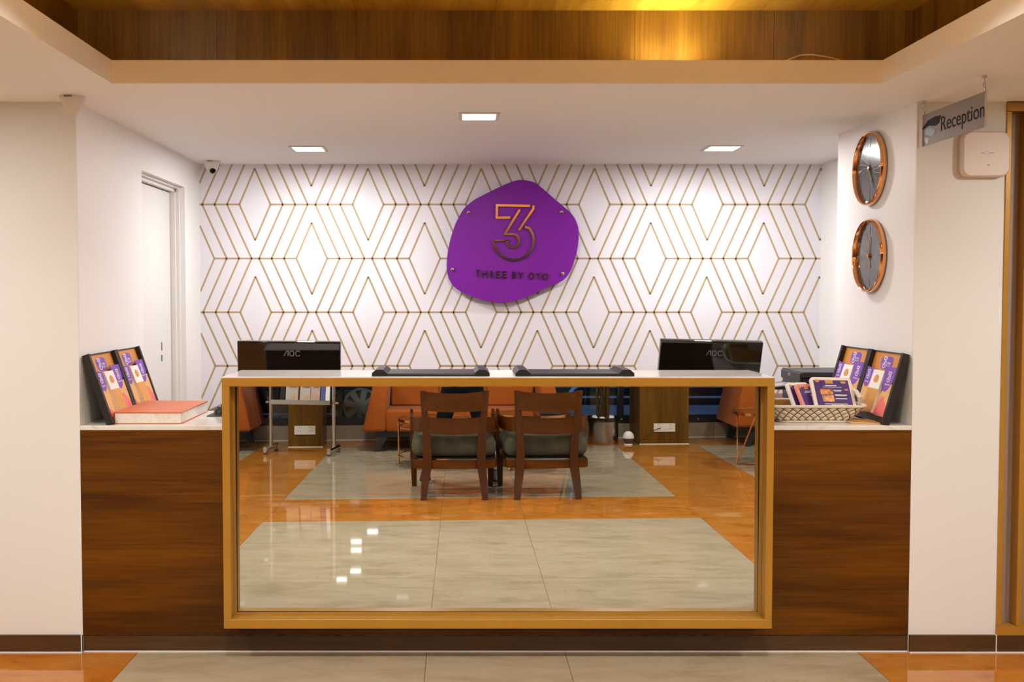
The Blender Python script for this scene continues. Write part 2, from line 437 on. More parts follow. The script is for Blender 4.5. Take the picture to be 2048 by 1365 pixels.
panel_light('panel_light', 'square white panel light in the niche ceiling right of the purple sign', 1.424, 5.575, ZC, 0.19, P_NICHE, C_NICHE, lens_glow_niche, G1)
panel_light('panel_light', 'brightest square panel light, nearest the ceiling edge above the desk front', 0.091, 4.584, ZC, 0.18, P_NICHE, (1.0, 0.95, 0.93), lens_glow_niche, G1)
G2 = 'square panel lights in the lobby ceiling'
for x, y, lb in [(-2.3, 3.1, 'square warm panel light in the lobby ceiling before the left wall'), (2.75, 3.1, 'square warm panel light in the lobby ceiling before the gold screen'),
                 (-2.3, 1.0, 'square warm panel light over the left end of the orange floor band'), (2.6, 1.0, 'square warm panel light over the right end of the orange floor band'),
                 (-2.6, -1.3, 'square warm panel light before the left sofa'), (-0.5, -1.3, 'square warm panel light over the round coffee tables'),
                 (1.5, -1.3, 'square warm panel light before the potted plant'), (3.6, -1.3, 'square warm panel light before the right sofa')]:
    panel_light('panel_light', lb, x, y, ZC, 0.19, P_LOBBY, C_LOBBY, lens_glow_lobby, G2)
for x, y, lb in [(-0.75, 2.9, 'panel light in the wooden ceiling, left one nearer the desk'), (1.05, 2.9, 'panel light in the wooden ceiling, right one nearer the desk'),
                 (-0.75, 1.6, 'panel light in the wooden ceiling, left one farther from the desk'), (1.05, 1.6, 'panel light in the wooden ceiling, right one farther from the desk')]:
    panel_light('panel_light', lb, x, y, ZW, 0.19, P_RECESS, C_LOBBY, lens_glow_lobby, G2, spread=125)
# warm strips lying on the ledge of the ceiling recess
def led_strip(label, x0, x1, y0, y1, watts):
    o = MB().box(x0, x1, y0, y1, ZU, ZU + 0.004).build('led_strip', strip_glow)
    tag(o, label, 'light strip', 'warm light strips on the ceiling ledge')
    area('lamp', ((x0 + x1) / 2, (y0 + y1) / 2, ZU + 0.012), x1 - x0, watts, C_COVE, (PI, 0, 0), None, y1 - y0)
led_strip('warm light strip on the left ledge of the ceiling recess', RX0 - 0.10, RX0 - 0.085, RY0 + 0.2, RY1 - 0.9, P_COVE * 1.2)
led_strip('warm light strip on the right ledge of the ceiling recess', RX1 + 0.085, RX1 + 0.10, RY0 + 0.2, RY1 - 0.9, P_COVE * 1.2)
led_strip('warm light strip on the ledge above the lobby chairs', RX0 + 0.2, RX1 - 0.2, RY0 - 0.10, RY0 - 0.085, P_COVE * 1.4)
led_strip('short warm light strip on the ledge above the desk', 0.72, 0.92, RY1 + 0.10, RY1 + 0.115, P_COVE * 0.12)

# ------------------------------------------------------------------ floor
floor = st(MB().box(LX0 - 0.1, LX1 + 0.1, -3.75, YB + 0.1, -0.12, -0.004).build('floor', grout))
XB = [LX0, -3.35, -2.12, -1.345, -0.133, 0.446, 1.675, 2.55, 3.9, LX1]
ROWS = [(4.25, 0.0), (2.97, -0.02), (1.43, -0.055), (0.60, -0.055), (-0.70, -0.055), (-2.42, -0.055), (-3.075, -0.074)]
g = 0.0013
for i in range(len(XB) - 1):
    for j in range(len(ROWS) - 1):
        xa, xb = XB[i] + g, XB[i + 1] - g
        (ya, sa), (yb, sb) = ROWS[j + 1], ROWS[j]
        q = [(xa, ya + sa * xa + g), (xb, ya + sa * xb + g), (xb, yb + sb * xb - g), (xa, yb + sb * xa - g)]
        orange = i in (2, 6) or j in (2, 5)
        MB().prism(q, -0.012, 0.0).build('floor_tile', orange_marble if orange else pale_marble, floor)
for xa, xb in zip([XL, -0.4, 0.9], [-0.4, 0.9, XR2]):
    MB().box(xa + g, xb - g, Y0 + 0.001, YB, -0.012, 0).build('floor_tile', pale_marble, floor)

# ------------------------------------------------------------------ walls
m = MB(); m.box(LX0, XL, Y0, Y0 + 0.012, 0, ZC); m.box(LX0, XL - 0.12, Y0 + 0.012, Y0 + 0.12, 0, ZC)
st(m.build('wall_front_left', white_wall))
m = MB(); DY0, DY1, DZ = 5.13, 5.93, 2.12
m.box(XL - 0.12, XL, Y0 + 0.0125, DY0, 0, ZC); m.box(XL - 0.12, XL, DY1, YB, 0, ZC); m.box(XL - 0.12, XL, DY0, DY1, DZ, ZC)
st(m.build('wall_left', niche_wall))
d1 = st(thing('door_1', 'white door in the left wall of the niche', 'door', (XL - 0.08, DY0, 0)))
del d1['category']
m = MB(); m.box(XL - 0.118, XL - 0.03, DY1 - 0.012, DY1 + 0.0, 0, DZ - 0.012); m.box(XL - 0.118, XL - 0.03, DY0, DY1, DZ - 0.012, DZ)
m.box(XL - 0.118, XL - 0.03, DY0, DY0 + 0.012, 0, DZ - 0.012)
m.box(XL - 0.118, XL - 0.05, DY1 - 0.03, DY1 - 0.012, 0, DZ - 0.012); m.box(XL - 0.118, XL - 0.05, DY0 + 0.012, DY1 - 0.012, DZ - 0.03, DZ - 0.012)
m.build('door_frame', door_white, d1, True)
MB().box(XL - 0.118, XL - 0.078, DY0 + 0.013, DY1 - 0.037, 0.008, DZ - 0.036).build('door_leaf', door_white, d1, True)
MB().box(XL - 0.117, XL - 0.09, DY1 - 0.037, DY1 - 0.03, 0.008, DZ - 0.03).build('gap_shade', black_plastic, d1, True)  # black strip standing in for the shade in the door gap
m = MB(); m.box(XL - 0.08, XL - 0.074, 5.70, 5.708, 1.19, 1.235); m.box(XL - 0.08, XL - 0.074, 5.70, 5.708, 1.13, 1.165)
m.build('lock_plate', grey_print, d1, True)
MB().box(XL - 0.128, XL - 0.1185, DY0 - 0.0, DY1, 0, DZ).build('door_backing', door_white, d1, True)

wall_back = st(MB().box(XL - 0.12, XR2 + 0.1, YB, YB + 0.1, 0, ZC).build('wall_back', wallpaper))
# wallpaper print: rows of diamonds joined by parallel bands
PX, HW, S3, HR, RH, ZR = 0.689, 0.0945, 0.0757, 0.2185, 0.3287, 2.0505
LW = 0.0108
m = MB(); Mw = basis((0, YB, 0), (1, 0, 0), (0, 0, 1))
segs = []
for k in range(-2, 8):
    z = ZR - k * RH; c0 = -1.24 + (PX / 2 if k % 2 else 0)
    for i in range(-2, 8):
        c = c0 + i * PX
        segs.append(((c + HW, z), (c + PX - HW, z)))
        for sx in (-1, 1):
            for sz in (-1, 1): segs.append(((c + sx * HW, z), (c, z + sz * HR)))
            for j in (1, 2, 3):
                segs.append(((c + sx * (HW + j * S3), z), (c + sx * (PX / 2 - HW - (4 - j) * S3), z - RH)))
X0, X1, Z0, Z1 = XL, XR2, 0.3, ZC
def clip(a, b):
    t0, t1 = 0.0, 1.0; dx, dz = b[0] - a[0], b[1] - a[1]
    for p, q in ((-dx, a[0] - X0), (dx, X1 - a[0]), (-dz, a[1] - Z0), (dz, Z1 - a[1])):
        if abs(p) < 1e-9:
            if q < 0: return None
        else:
            t = q / p
            if p < 0: t0 = max(t0, t)
            else: t1 = min(t1, t)
    if t0 >= t1: return None
    return (a[0] + dx * t0, a[1] + dz * t0), (a[0] + dx * t1, a[1] + dz * t1)
for a, b in segs:
    c = clip(a, b)
    if c and (Vector(c[1]) - Vector(c[0])).length > 0.01: m.stroke(c, LW, 0.0, 0.0006, Mw)
m.build('wallpaper_lines', gold_line, wall_back)
st(MB().box(XR2, XR2 + 0.1, YP, YB, 0, ZC).build('wall_right', niche_wall))
m = MB(); m.cur = 0; m.box(XR, 2.254, Y0 + 0.012, YP, 0, ZC); m.cur = 1; m.box(XR, 2.254, Y0, Y0 + 0.012, 0, ZC)
st(m.build('wall_right_pillar', [niche_wall, white_wall]))
st(MB().box(2.254, LX1, Y0 + 0.05, Y0 + 0.12, 0, ZC).build('wall_front_right', screen_panel))
st(MB().box(LX0 - 0.1, LX0, -3.4, Y0 + 0.1, 0, ZC).build('wall_lobby_left', white_wall))
st(MB().box(LX1, LX1 + 0.1, -3.6, Y0 + 0.1, 0, ZC).build('wall_lobby_right', white_wall))
# baseboards with the pale sealant line at the floor
def baseboard(side, x0, x1):
    o = st(MB().box(x0, x1, Y0 - 0.012, Y0, 0.004, 0.074).build('baseboard_' + side, kick_wood))
    MB().box(x0, x1, Y0 - 0.015, Y0, 0.0, 0.005).build('sealant', white_wall, o)
    MB().box(x1 - 0.004, x1, Y0 - 0.0128, Y0, 0.004, 0.075).build('end_joint', white_wall, o)
baseboard('left', LX0, XL); baseboard('right', XR + 0.002, 2.254); baseboard('far_right', 2.254, LX1)

# gold slatted screen right of the pillar
t = thing('slatted_screen', 'gold slatted screen at the right edge beside the white pillar', 'screen', (2.8, Y0, 0.074))
MB().box(2.254, 3.4, Y0 - 0.01, Y0 + 0.05, 2.255, 2.29).build('top_rail', gold_paint, t, True)
MB().box(2.254, 3.4, Y0 - 0.01, Y0 + 0.05, 0.074, 0.112).build('bottom_rail', gold_paint, t, True)
me = None
for k in range(14):
    x = 2.254 + k * 0.083
    if me is None:
        o = MB().box(0, 0.022, -0.006, 0.05, 0.112, 2.255, 0.002).build('slat', gold_paint, t); me = o.data
        o2 = o
    else: o2 = link('slat', me, t)
    o2.location = (x - 2.8, 0, -0.074)
MB().box(2.276, 2.284, Y0 + 0.012, Y0 + 0.048, 0.112, 2.255).build('inner_lip', gold_paint, t, True)

# ------------------------------------------------------------------ ceiling
m = MB()
m.box(LX0, LX1, RY1, YB, ZC, ZU); m.box(LX0, LX1, -3.55, RY0, ZC, ZU)
m.box(LX0, RX0, RY0, RY1, ZC, ZU); m.box(RX1, LX1, RY0, RY1, ZC, ZU)
ceiling = st(m.build('ceiling', ceil_paint))
WX0, WX1, WY0, WY1 = RX0 - SB, RX1 + SB, RY0 - SB, RY1 + SB
n = 6
for k in range(n):
    a = WX0 + (WX1 - WX0) * k / n; b = WX0 + (WX1 - WX0) * (k + 1) / n
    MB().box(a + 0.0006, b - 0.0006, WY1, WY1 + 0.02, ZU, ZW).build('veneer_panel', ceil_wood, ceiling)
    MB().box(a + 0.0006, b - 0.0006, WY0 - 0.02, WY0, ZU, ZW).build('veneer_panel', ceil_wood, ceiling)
    MB().box(a + 0.0004, b - 0.0004, WY0 - 0.02, WY1 + 0.02, ZW, ZW + 0.02).build('ceiling_veneer', ceil_wood_lit, ceiling)
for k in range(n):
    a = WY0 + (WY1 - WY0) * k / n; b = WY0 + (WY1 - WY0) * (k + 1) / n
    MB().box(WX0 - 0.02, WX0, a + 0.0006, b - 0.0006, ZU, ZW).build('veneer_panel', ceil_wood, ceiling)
    MB().box(WX1, WX1 + 0.02, a + 0.0006, b - 0.0006, ZU, ZW).build('veneer_panel', ceil_wood, ceiling)
m = MB()
m.box(WX0 - 0.06, WX1 + 0.06, WY1 + 0.021, WY1 + 0.06, ZU, ZW + 0.06); m.box(WX0 - 0.06, WX1 + 0.06, WY0 - 0.06, WY0 - 0.021, ZU, ZW + 0.06)
m.box(WX0 - 0.06, WX0 - 0.021, WY0 - 0.021, WY1 + 0.021, ZU, ZW + 0.06); m.box(WX1 + 0.021, WX1 + 0.06, WY0 - 0.021, WY1 + 0.021, ZU, ZW + 0.06)
m.box(WX0 - 0.06, WX1 + 0.06, WY0 - 0.06, WY1 + 0.06, ZW + 0.021, ZW + 0.07)
m.build('light_leak_backing', kick_wood, ceiling)  # unseen shell added to keep sky light from leaking through the panel seams
o = MB().tube([(1.22, 3.96, ZU + .004), (1.245, 3.90, ZU + .006), (1.287, 3.893, ZU + .021), (1.33, 3.893, ZU + .0225), (1.38, 3.893, ZU + .015), (1.435, 3.90, ZU + .005), (1.47, 3.97, ZU + .004)], 0.0022, 6).build('loose_cable', cable_white, None, smooth=True)
tag(o, 'loose white cable looping over the edge of the ceiling recess', 'cable')

# ------------------------------------------------------------------ window wall of the lobby, seen in the mirror
AW = math.atan(-0.074)
win = st(thing('window_1', 'wide dark framed shop window behind the sofas', 'window', (0, -3.075, 0), AW)); del win['category']
me = None
for k in range(8):
    x0 = -4.65 + k * 1.26
    o = MB().box(x0, x0 + 1.255, -0.12, 0.0, 0.0, 0.172).build('skirting_stone', skirt_stone, win)
MB().box(-4.65, 5.45, 0.0, 0.004, 0.0, 0.008).build('floor_bead', socket_plastic, win)
MB().box(-4.65, 5.45, -0.10, 0.006, 0.172, 0.25).build('bottom_rail', black_metal, win)
MB().box(-4.65, 5.45, -0.10, 0.006, 2.10, 2.30).build('top_rail', black_metal, win)
mx = [-4.65, -2.95, -1.62, 0.2, 1.80, 3.35, 5.40]
for x in mx: MB().box(x, x + 0.06, -0.09, 0.005, 0.25, 2.10).build('mullion', black_metal, win)
for a, b in zip(mx[:-1], mx[1:]):
    MB().box(a + 0.06, b, -0.05, -0.044, 0.25, 2.10).build('pane', glass_m, win)
for x in (-1.05, 1.835, 2.72): MB().lathe([(0.0, 0.0), (0.014, 0.0), (0.014, 0.006), (0.006, 0.012), (0, 0.012)], 12, basis((x, 0.006, 0.21), (-1, 0, 0), (0, 0, 1))).build('bolt_cap', chrome, win)

# ------------------------------------------------------------------ reception desk
FX0, FX1, FZ0, FZ1, FY = -0.957, 1.278, 0.138, 1.163, 4.13
desk = thing('reception_desk', 'dark walnut reception desk filling the niche, grain running sideways', 'desk', (0.155, Y0, 0))
MB().box(XL + 0.002, -0.80, Y0, Y0 + 0.03, 0.072, 0.936).build('front_panel', desk_wood, desk, True)
MB().box(1.12, XR - 0.002, Y0, Y0 + 0.03, 0.072, 0.936).build('front_panel', desk_wood, desk, True)
MB().box(-0.799, 1.119, Y0 + 0.001, Y0 + 0.03, 0.072, 1.163).build('center_panel', desk_wood, desk, True)
MB().box(-0.95, 1.27, Y0 + 0.03, Y0 + 0.05, 0.936, 1.163).build('upstand', desk_wood, desk, True)
MB().box(XL + 0.003, XR - 0.003, Y0 + 0.002, Y0 + 0.03, 0.0, 0.068).build('kick_plate', kick_wood, desk, True)
MB().box(XL + 0.003, XR - 0.003, Y0 + 0.006, Y0 + 0.03, 0.068, 0.072).build('groove', flat('groove_dust', (0.16, 0.12, 0.08), 0.9, var=0.9, vscale=26), desk, True)
MB().box(XL + 0.003, XR - 0.003, Y0 - 0.002, Y0 + 0.004, 0.0, 0.005).build('sealant', white_wall, desk, True)
for x in (XL + 0.02, -0.9, 0.2, 1.2, XR - 0.04): MB().box(x, x + 0.018, Y0 + 0.03, 4.49, 0.0, 0.936).build('partition', desk_wood, desk, True)
MB().box(-0.95, 1.27, 4.46, 4.48, 0.72, 1.163).build('rear_panel', desk_wood, desk, True)

o = MB().box(XL + 0.001, FX0 - 0.001, Y0 - 0.003, 4.80, 0.936, 0.955, 0.002).build('counter_top', counter_stone)
tag(o, 'low white stone counter top carrying the orange book', 'counter top', 'white stone counter tops')
o = MB().box(FX1 + 0.001, XR - 0.001, Y0 - 0.003, 4.80, 0.936, 0.955, 0.002).build('counter_top', counter_stone)
tag(o, 'low white stone counter top carrying the basket of menus', 'counter top', 'white stone counter tops')
o = MB().box(FX0, FX1, FY + 0.001, 4.50, 1.163, 1.169, 0.0012).build('counter_top', counter_stone)
tag(o, 'raised white stone counter top above the mirror with two black trays', 'counter top', 'white stone counter tops')

# framed mirror
fm = thing('framed_mirror', 'large mirror in a deep gold frame on the desk front', 'mirror', (0.16, FY, FZ0))
e = 0.031
bars = [('frame_bar', FX0, FX1, FZ1 - 0.034, FZ1), ('frame_bar', FX0, FX1, FZ0, FZ0 + 0.038), ('frame_bar', FX0, FX0 + e, FZ0 + 0.038, FZ1 - 0.034), ('frame_bar', FX1 - 0.029, FX1, FZ0 + 0.038, FZ1 - 0.034)]
for nme, x0, x1, z0, z1 in bars: MB().box(x0, x1, FY, Y0 - 0.0005, z0, z1, 0.0012).build(nme, gold_paint, fm, True)
# slim inner bead round the glass
ix0, ix1, iz0, iz1 = FX0 + e, FX1 - 0.029, FZ0 + 0.038, FZ1 - 0.034
m = MB(); b = 0.007
m.box(ix0, ix0 + b, 4.19, 4.206, iz0, iz1); m.box(ix1 - b, ix1, 4.19, 4.206, iz0, iz1); m.box(ix0 + b, ix1 - b, 4.19, 4.206, iz0, iz0 + b)
m.build('inner_bead', gold_paint, fm, True)
# the glass leans back half a degree
tp, ty = R(0.5), R(-0.1)
Nv = Vector((math.tan(ty), -1, math.tan(tp))).normalized(); P0 = Vector((0.16, 4.215, 0.65))
def ym(x, z): return P0.y + ((x - P0.x) * Nv.x + (z - P0.z) * Nv.z) / -Nv.y
cs = [(ix0 + 0.0005, iz0 + 0.0005), (ix1 - 0.0005, iz0 + 0.0005), (ix1 - 0.0005, iz1 - 0.0005), (ix0 + 0.0005, iz1 - 0.0005)]
MB().add([(x, ym(x, z), z) for x, z in cs] + [(x, ym(x, z) + 0.005, z) for x, z in cs],
         [(0, 1, 2, 3), (7, 6, 5, 4), (0, 4, 5, 1), (1, 5, 6, 2), (2, 6, 7, 3), (3, 7, 4, 0)]).build('mirror_glass', mirror_mat, fm, True)
# worn glue edge under the top bar
m = MB(); pts = [(-0.46 + 0.02 * k, 0) for k in range(30)]
rnd = random.Random(3)
prev = 0.002
for k in range(29):
    h = max(0.001, min(0.007, prev + rnd.uniform(-0.002, 0.002)))
    m.hexa([(pts[k][0], 4.194, iz1 - prev), (pts[k + 1][0], 4.194, iz1 - h), (pts[k + 1][0], 4.199, iz1 - h), (pts[k][0], 4.199, iz1 - prev)],
           [(pts[k][0], 4.194, iz1), (pts[k + 1][0], 4.194, iz1), (pts[k + 1][0], 4.199, iz1), (pts[k][0], 4.199, iz1)]); prev = h
m.build('glue_edge', flat('dried_glue', (0.42, 0.27, 0.16), 0.7), fm, True)

# staff side: work desk, back cabinet, printer stand
t = thing('work_desk', 'wooden work surface behind the raised counter carrying two monitors', 'desk', (0.2, 4.85, 0))
MB().box(-0.93, 1.27, 4.52, 5.25, 0.72, 0.75, 0.002).build('desk_top', desk_wood, t, True)
for x in (-0.92, 0.15, 1.23): MB().box(x, x + 0.03, 4.82, 5.22, 0, 0.72).build('side_panel', desk_wood, t, True)
t = thing('back_cabinet', 'low dark wooden cabinet along the wallpapered wall', 'cabinet', (-0.1, 5.95, 0))
MB().box(XL + 0.13, 1.6, 5.92, YB - 0.002, 0.05, 0.80).build('body', desk_wood, t, True)
MB().box(XL + 0.12, 1.62, 5.90, YB - 0.002, 0.80, 0.829, 0.002).build('cabinet_top', desk_wood, t, True)
MB().box(XL + 0.15, 1.58, 5.94, YB - 0.002, 0.0, 0.05).build('plinth', kick_wood, t, True)
for k in range(6):
    x = XL + 0.135 + k * 0.503
    dd = MB().box(x, x + 0.498, 5.90, 5.92, 0.06, 0.79, 0.002).build('door', desk_wood, t, True)
    MB().tube([(x + 0.45, 5.885, 0.5), (x + 0.45, 5.885, 0.62)], 0.005, 6).build('handle', chrome, dd)
t = thing('printer_stand', 'dark wooden stand under the printer behind the right pillar', 'stand', (1.96, 5.45, 0))
MB().box(1.70, 2.19, 5.16, 5.75, 0.0, 0.935, 0.002).build('body', desk_wood, t, True)
MB().box(1.69, 2.195, 5.15, 5.76, 0.935, 0.945).build('stand_top', desk_wood, t, True)

# ------------------------------------------------------------------ purple brand sign
SY = 6.215
def spx(cx, cy):   # crop pixel of the sign -> plane coordinates
    x = 860 + cx / 4.876; y = 340 + cy / 4.876
    k = SY / 2050.0
    # camera is pitched down 2.26 degrees
    dy = (671 - y) / 2050.0; c, s = math.cos(R(2.26)), math.sin(R(2.26))
    f = c + dy * s; zz = dy * c - s
    return ((x - 917) / 2050.0 / f * SY, 1.5 + zz / f * SY)
sign = thing('brand_sign', 'purple pebble shaped sign with a rose gold numeral three', 'sign', (0.33, YB, 1.46))
Ms = basis((0, SY, 0), (1, 0, 0), (0, 0, 1))
out = [(905, 98), (1010, 120), (1090, 175), (1200, 270), (1300, 355), (1390, 440), (1440, 540), (1450, 640), (1440, 760), (1410, 880), (1370, 990), (1300, 1075), (1200, 1122), (1050, 1190), (900, 1255), (760, 1290), (640, 1291), (480, 1260), (340, 1205), (245, 1150), (190, 1075), (165, 975), (166, 870), (185, 740), (215, 620), (260, 500), (330, 380), (420, 300), (520, 245), (640, 185), (760, 130), (830, 106)]
pts = [spx(*p) for p in catmull(out, 4)]
MB().prism(pts[::-1], -0.012, 0.0, Ms).build('plate', purple, sign, True)
def three_logo(m, T, w, z0, z1, M):
    """outlined numeral three; T maps crop pixels to plane coordinates"""
    def S(p): m.stroke([T(*q) for q in p], w, z0, z1, M)
    S([(975, 352), (652, 347), (650, 468), (782, 466)])
    S([(875, 388), (728, 628), (808, 629)] + [(808 + 60 * math.sin(R(a)), 693 - 64 * math.cos(R(a))) for a in range(15, 271, 15)] + [(760, 692), (622, 692)]
      + [(815 + 195 * math.cos(R(a)), 688 + 190 * math.sin(R(a))) for a in range(178, -46, -8)] + [(925, 558)])
    S([(1008, 348), (1006, 382), (865, 590)])
m = MB(); three_logo(m, spx, 0.0135, 0.0, 0.010, Ms); m.build('numeral', rose_gold, sign, True)
def T_sign(body, cx, cy, w, h, depth=0.008):
    c = spx(cx, cy); w2 = w / 4.876 / 2050 * SY; h2 = h / 4.876 / 2050 * SY
    return body, Ms @ Matrix.Translation((c[0], c[1], 0)), w2, h2, depth
x = 445; centers = []
for ch, a, b, y in [('T', 443, 488, 1008), ('H', 508, 556, 1015), ('R', 585, 622, 1018), ('E', 645, 684, 1022), ('E', 706, 748, 1023), ('B', 800, 838, 1027), ('Y', 858, 912, 1030), ('O', 962, 1016, 1034), ('Y', 1036, 1086, 1037), ('O', 1098, 1152, 1040)]:
    bdy, Mx, w2, h2, dp = T_sign(ch, (a + b) / 2, y, b - a, 66)
    MB().text(bdy, Mx, w2, h2, dp).build('letter', rose_gold, sign, True)
for cx, cy in ((378, 416), (1281, 413), (220, 972), (1293, 1010)):
    c = spx(cx, cy)
    MB().lathe([(0.0, 0), (0.0115, 0), (0.0115, 0.006), (0.008, 0.010), (0, 0.011)], 16, Ms @ Matrix.Translation((c[0], c[1], 0))).build('stud', chrome, sign, True, smooth=30)
    MB().lathe([(0.008, -0.0545), (0.008, -0.012)], 10, Ms @ Matrix.Translation((c[0], c[1], 0))).build('standoff', chrome, sign, True)

# ------------------------------------------------------------------ monitors
def monitor(label, x, y, ztop, w, tilt, yaw, roll):
    t = thing('monitor', label, 'monitor', (x, y, 0.75), R(yaw), 'monitors behind the raised counter')
    h = 0.30
    Mt = Matrix.Translation((0, 0, ztop - 0.75)) @ Matrix.Rotation(R(roll), 4, 'Y') @ Matrix.Rotation(R(tilt), 4, 'X')
    MB().box(-w / 2, w / 2, -0.018, 0.018, -h, 0, 0.004, 2, Mt).build('case', black_gloss, t, smooth=30)
    MB().box(-w / 2 + 0.004, w / 2 - 0.004, -0.0205, -0.017, -0.29, -0.008, 0.001, 1, Mt).build('back_cover', black_gloss, t)
    MB().box(-w / 2 + 0.012, w / 2 - 0.012, 0.0175, 0.0195, -h + 0.02, -0.012, 0, 1, Mt).build('screen', black_gloss, t)
    m = MB(); s = 0.023; Ml = Mt @ basis((-0.028 + 0.005, -0.0205, -0.068), (1, 0, 0), (0, 0, 1))
    m.stroke([(0, 0), (0.55 * s, s), (0.86 * s, s), (0.86 * s, 0)], 0.0042, 0, 0.0006, Ml)
    m.stroke([(1.17 * s + px, 0.5 * s + py) for px, py in []] or rrect(0.82 * s, s, 0.3 * s, 3, 1.60 * s, 0.5 * s), 0.0042, 0, 0.0006, Ml, closed=True)
    m.stroke([(3.22 * s, 0.78 * s), (3.10 * s, s), (2.65 * s, s), (2.42 * s, 0.8 * s), (2.42 * s, 0.2 * s), (2.65 * s, 0), (3.10 * s, 0), (3.22 * s, 0.22 * s)], 0.0042, 0, 0.0006, Ml)
    m.build('maker_mark', grey_print, t)
    MB().tube([(0, 0.0, 0.012), (0, -0.03, 0.20), (0, -0.02, ztop - 0.75 - 0.22)], 0.018, 10).build('stand_neck', black_plastic, t)
    MB().box(-0.11, 0.11, -0.09, 0.09, 0, 0.012, 0.004, 2).build('stand_foot', black_plastic, t)
    return t
monitor('black monitor standing at the left behind the raised counter', -0.793, 4.80, 1.284, 0.482, 6, 0.8, 0.5)
monitor('black tilted monitor at the right behind the raised counter', 1.186, 4.80, 1.287, 0.478, 17, -0.6, 1.2)

# ------------------------------------------------------------------ black trays on the raised counter
def tray(label, x0, x1, y0, rz):
    t = thing('clip_tray', label, 'tray', ((x0 + x1) / 2, y0, 1.169), R(rz), 'black trays on the raised counter')
    w = (x1 - x0) / 2; d = 0.255
    MB().box(-w, w, 0, d, 0, 0.010, 0.002).build('base', black_leather, t)
    for s in (-1, 1):
        M = basis((s * (w - 0.031), 0.0, 0.010), (1, 0, 0), (0, 0, 1))
        M = Matrix.Translation((0, 0, 0)) @ M
        MB().prism([(-0.031, 0), (0.031, 0), (0.031, 0.003), (0.014, 0.017), (-0.014, 0.017), (-0.031, 0.003)], -d, 0.0, M).build('side_bar', black_leather, t)
    MB().box(-w + 0.062, w - 0.062, 0.004, d - 0.004, 0.010, 0.0115).build('pad', black_leather, t)
tray('black leather tray with two raised ends, left one of two', -0.352, 0.127, 4.15, 0.2)
tray('black leather tray with two raised ends, right one of two', 0.231, 0.714, 4.15, -0.3)

# ------------------------------------------------------------------ orange ledger book
t = thing('ledger_book', 'thick orange covered ledger book lying on the left counter', 'book', (-1.31, 4.53, 0.955), R(0))
bx0, bx1, by0, by1 = -0.142, 0.142, -0.23, 0.23
MB().box(bx0, bx1, by0, by1, 0, 0.003).build('cover', book_cover, t)
MB().hexa([(bx0, by0, 0.0475), (bx1, by0, 0.0475), (bx1, by1, 0.0475), (bx0, by1, 0.0475)],
          [(bx0, by0, 0.051), (bx1, by0, 0.049), (bx1, by1, 0.0515), (bx0, by1, 0.053)]).build('cover', book_cover, t)
MB().box(bx0, bx0 + 0.003, by0, by1, 0.003, 0.0475).build('spine', book_cover, t)
MB().box(bx0 + 0.004, bx1 - 0.003, by0 + 0.003, by1 - 0.003, 0.003, 0.0475, 0.001).build('page_block', page_white, t)
# mouse on its pad
o = MB().prism(rrect(0.20, 0.20, 0.012, 4, -1.028, 4.665), 0.955, 0.958).build('mouse_pad', black_leather); tag(o, 'thin black mouse pad on the left counter beside the gold frame', 'mouse pad')
t = thing('computer_mouse', 'black computer mouse on the pad beside the gold frame', 'mouse', (-1.085, 4.68, 0.958))
prof = []
b = bmesh.new(); bmesh.ops.create_uvsphere(b, u_segments=20, v_segments=12, radius=1)
for v in b.verts:
    v.co = Vector((v.co.x * 0.033, v.co.y * 0.055, max(0, v.co.z) * 0.036 + (0.004 if v.co.z > 0 else 0)))
MB().bm(b).build('shell', black_plastic, t, smooth=True)
MB().lathe([(0.0, -0.004), (0.010, -0.004), (0.010, 0.004), (0, 0.004)], 12, basis((0, -0.028, 0.034), (0, 1, 0), (0, 0, 1))).build('scroll_wheel', chrome, t)

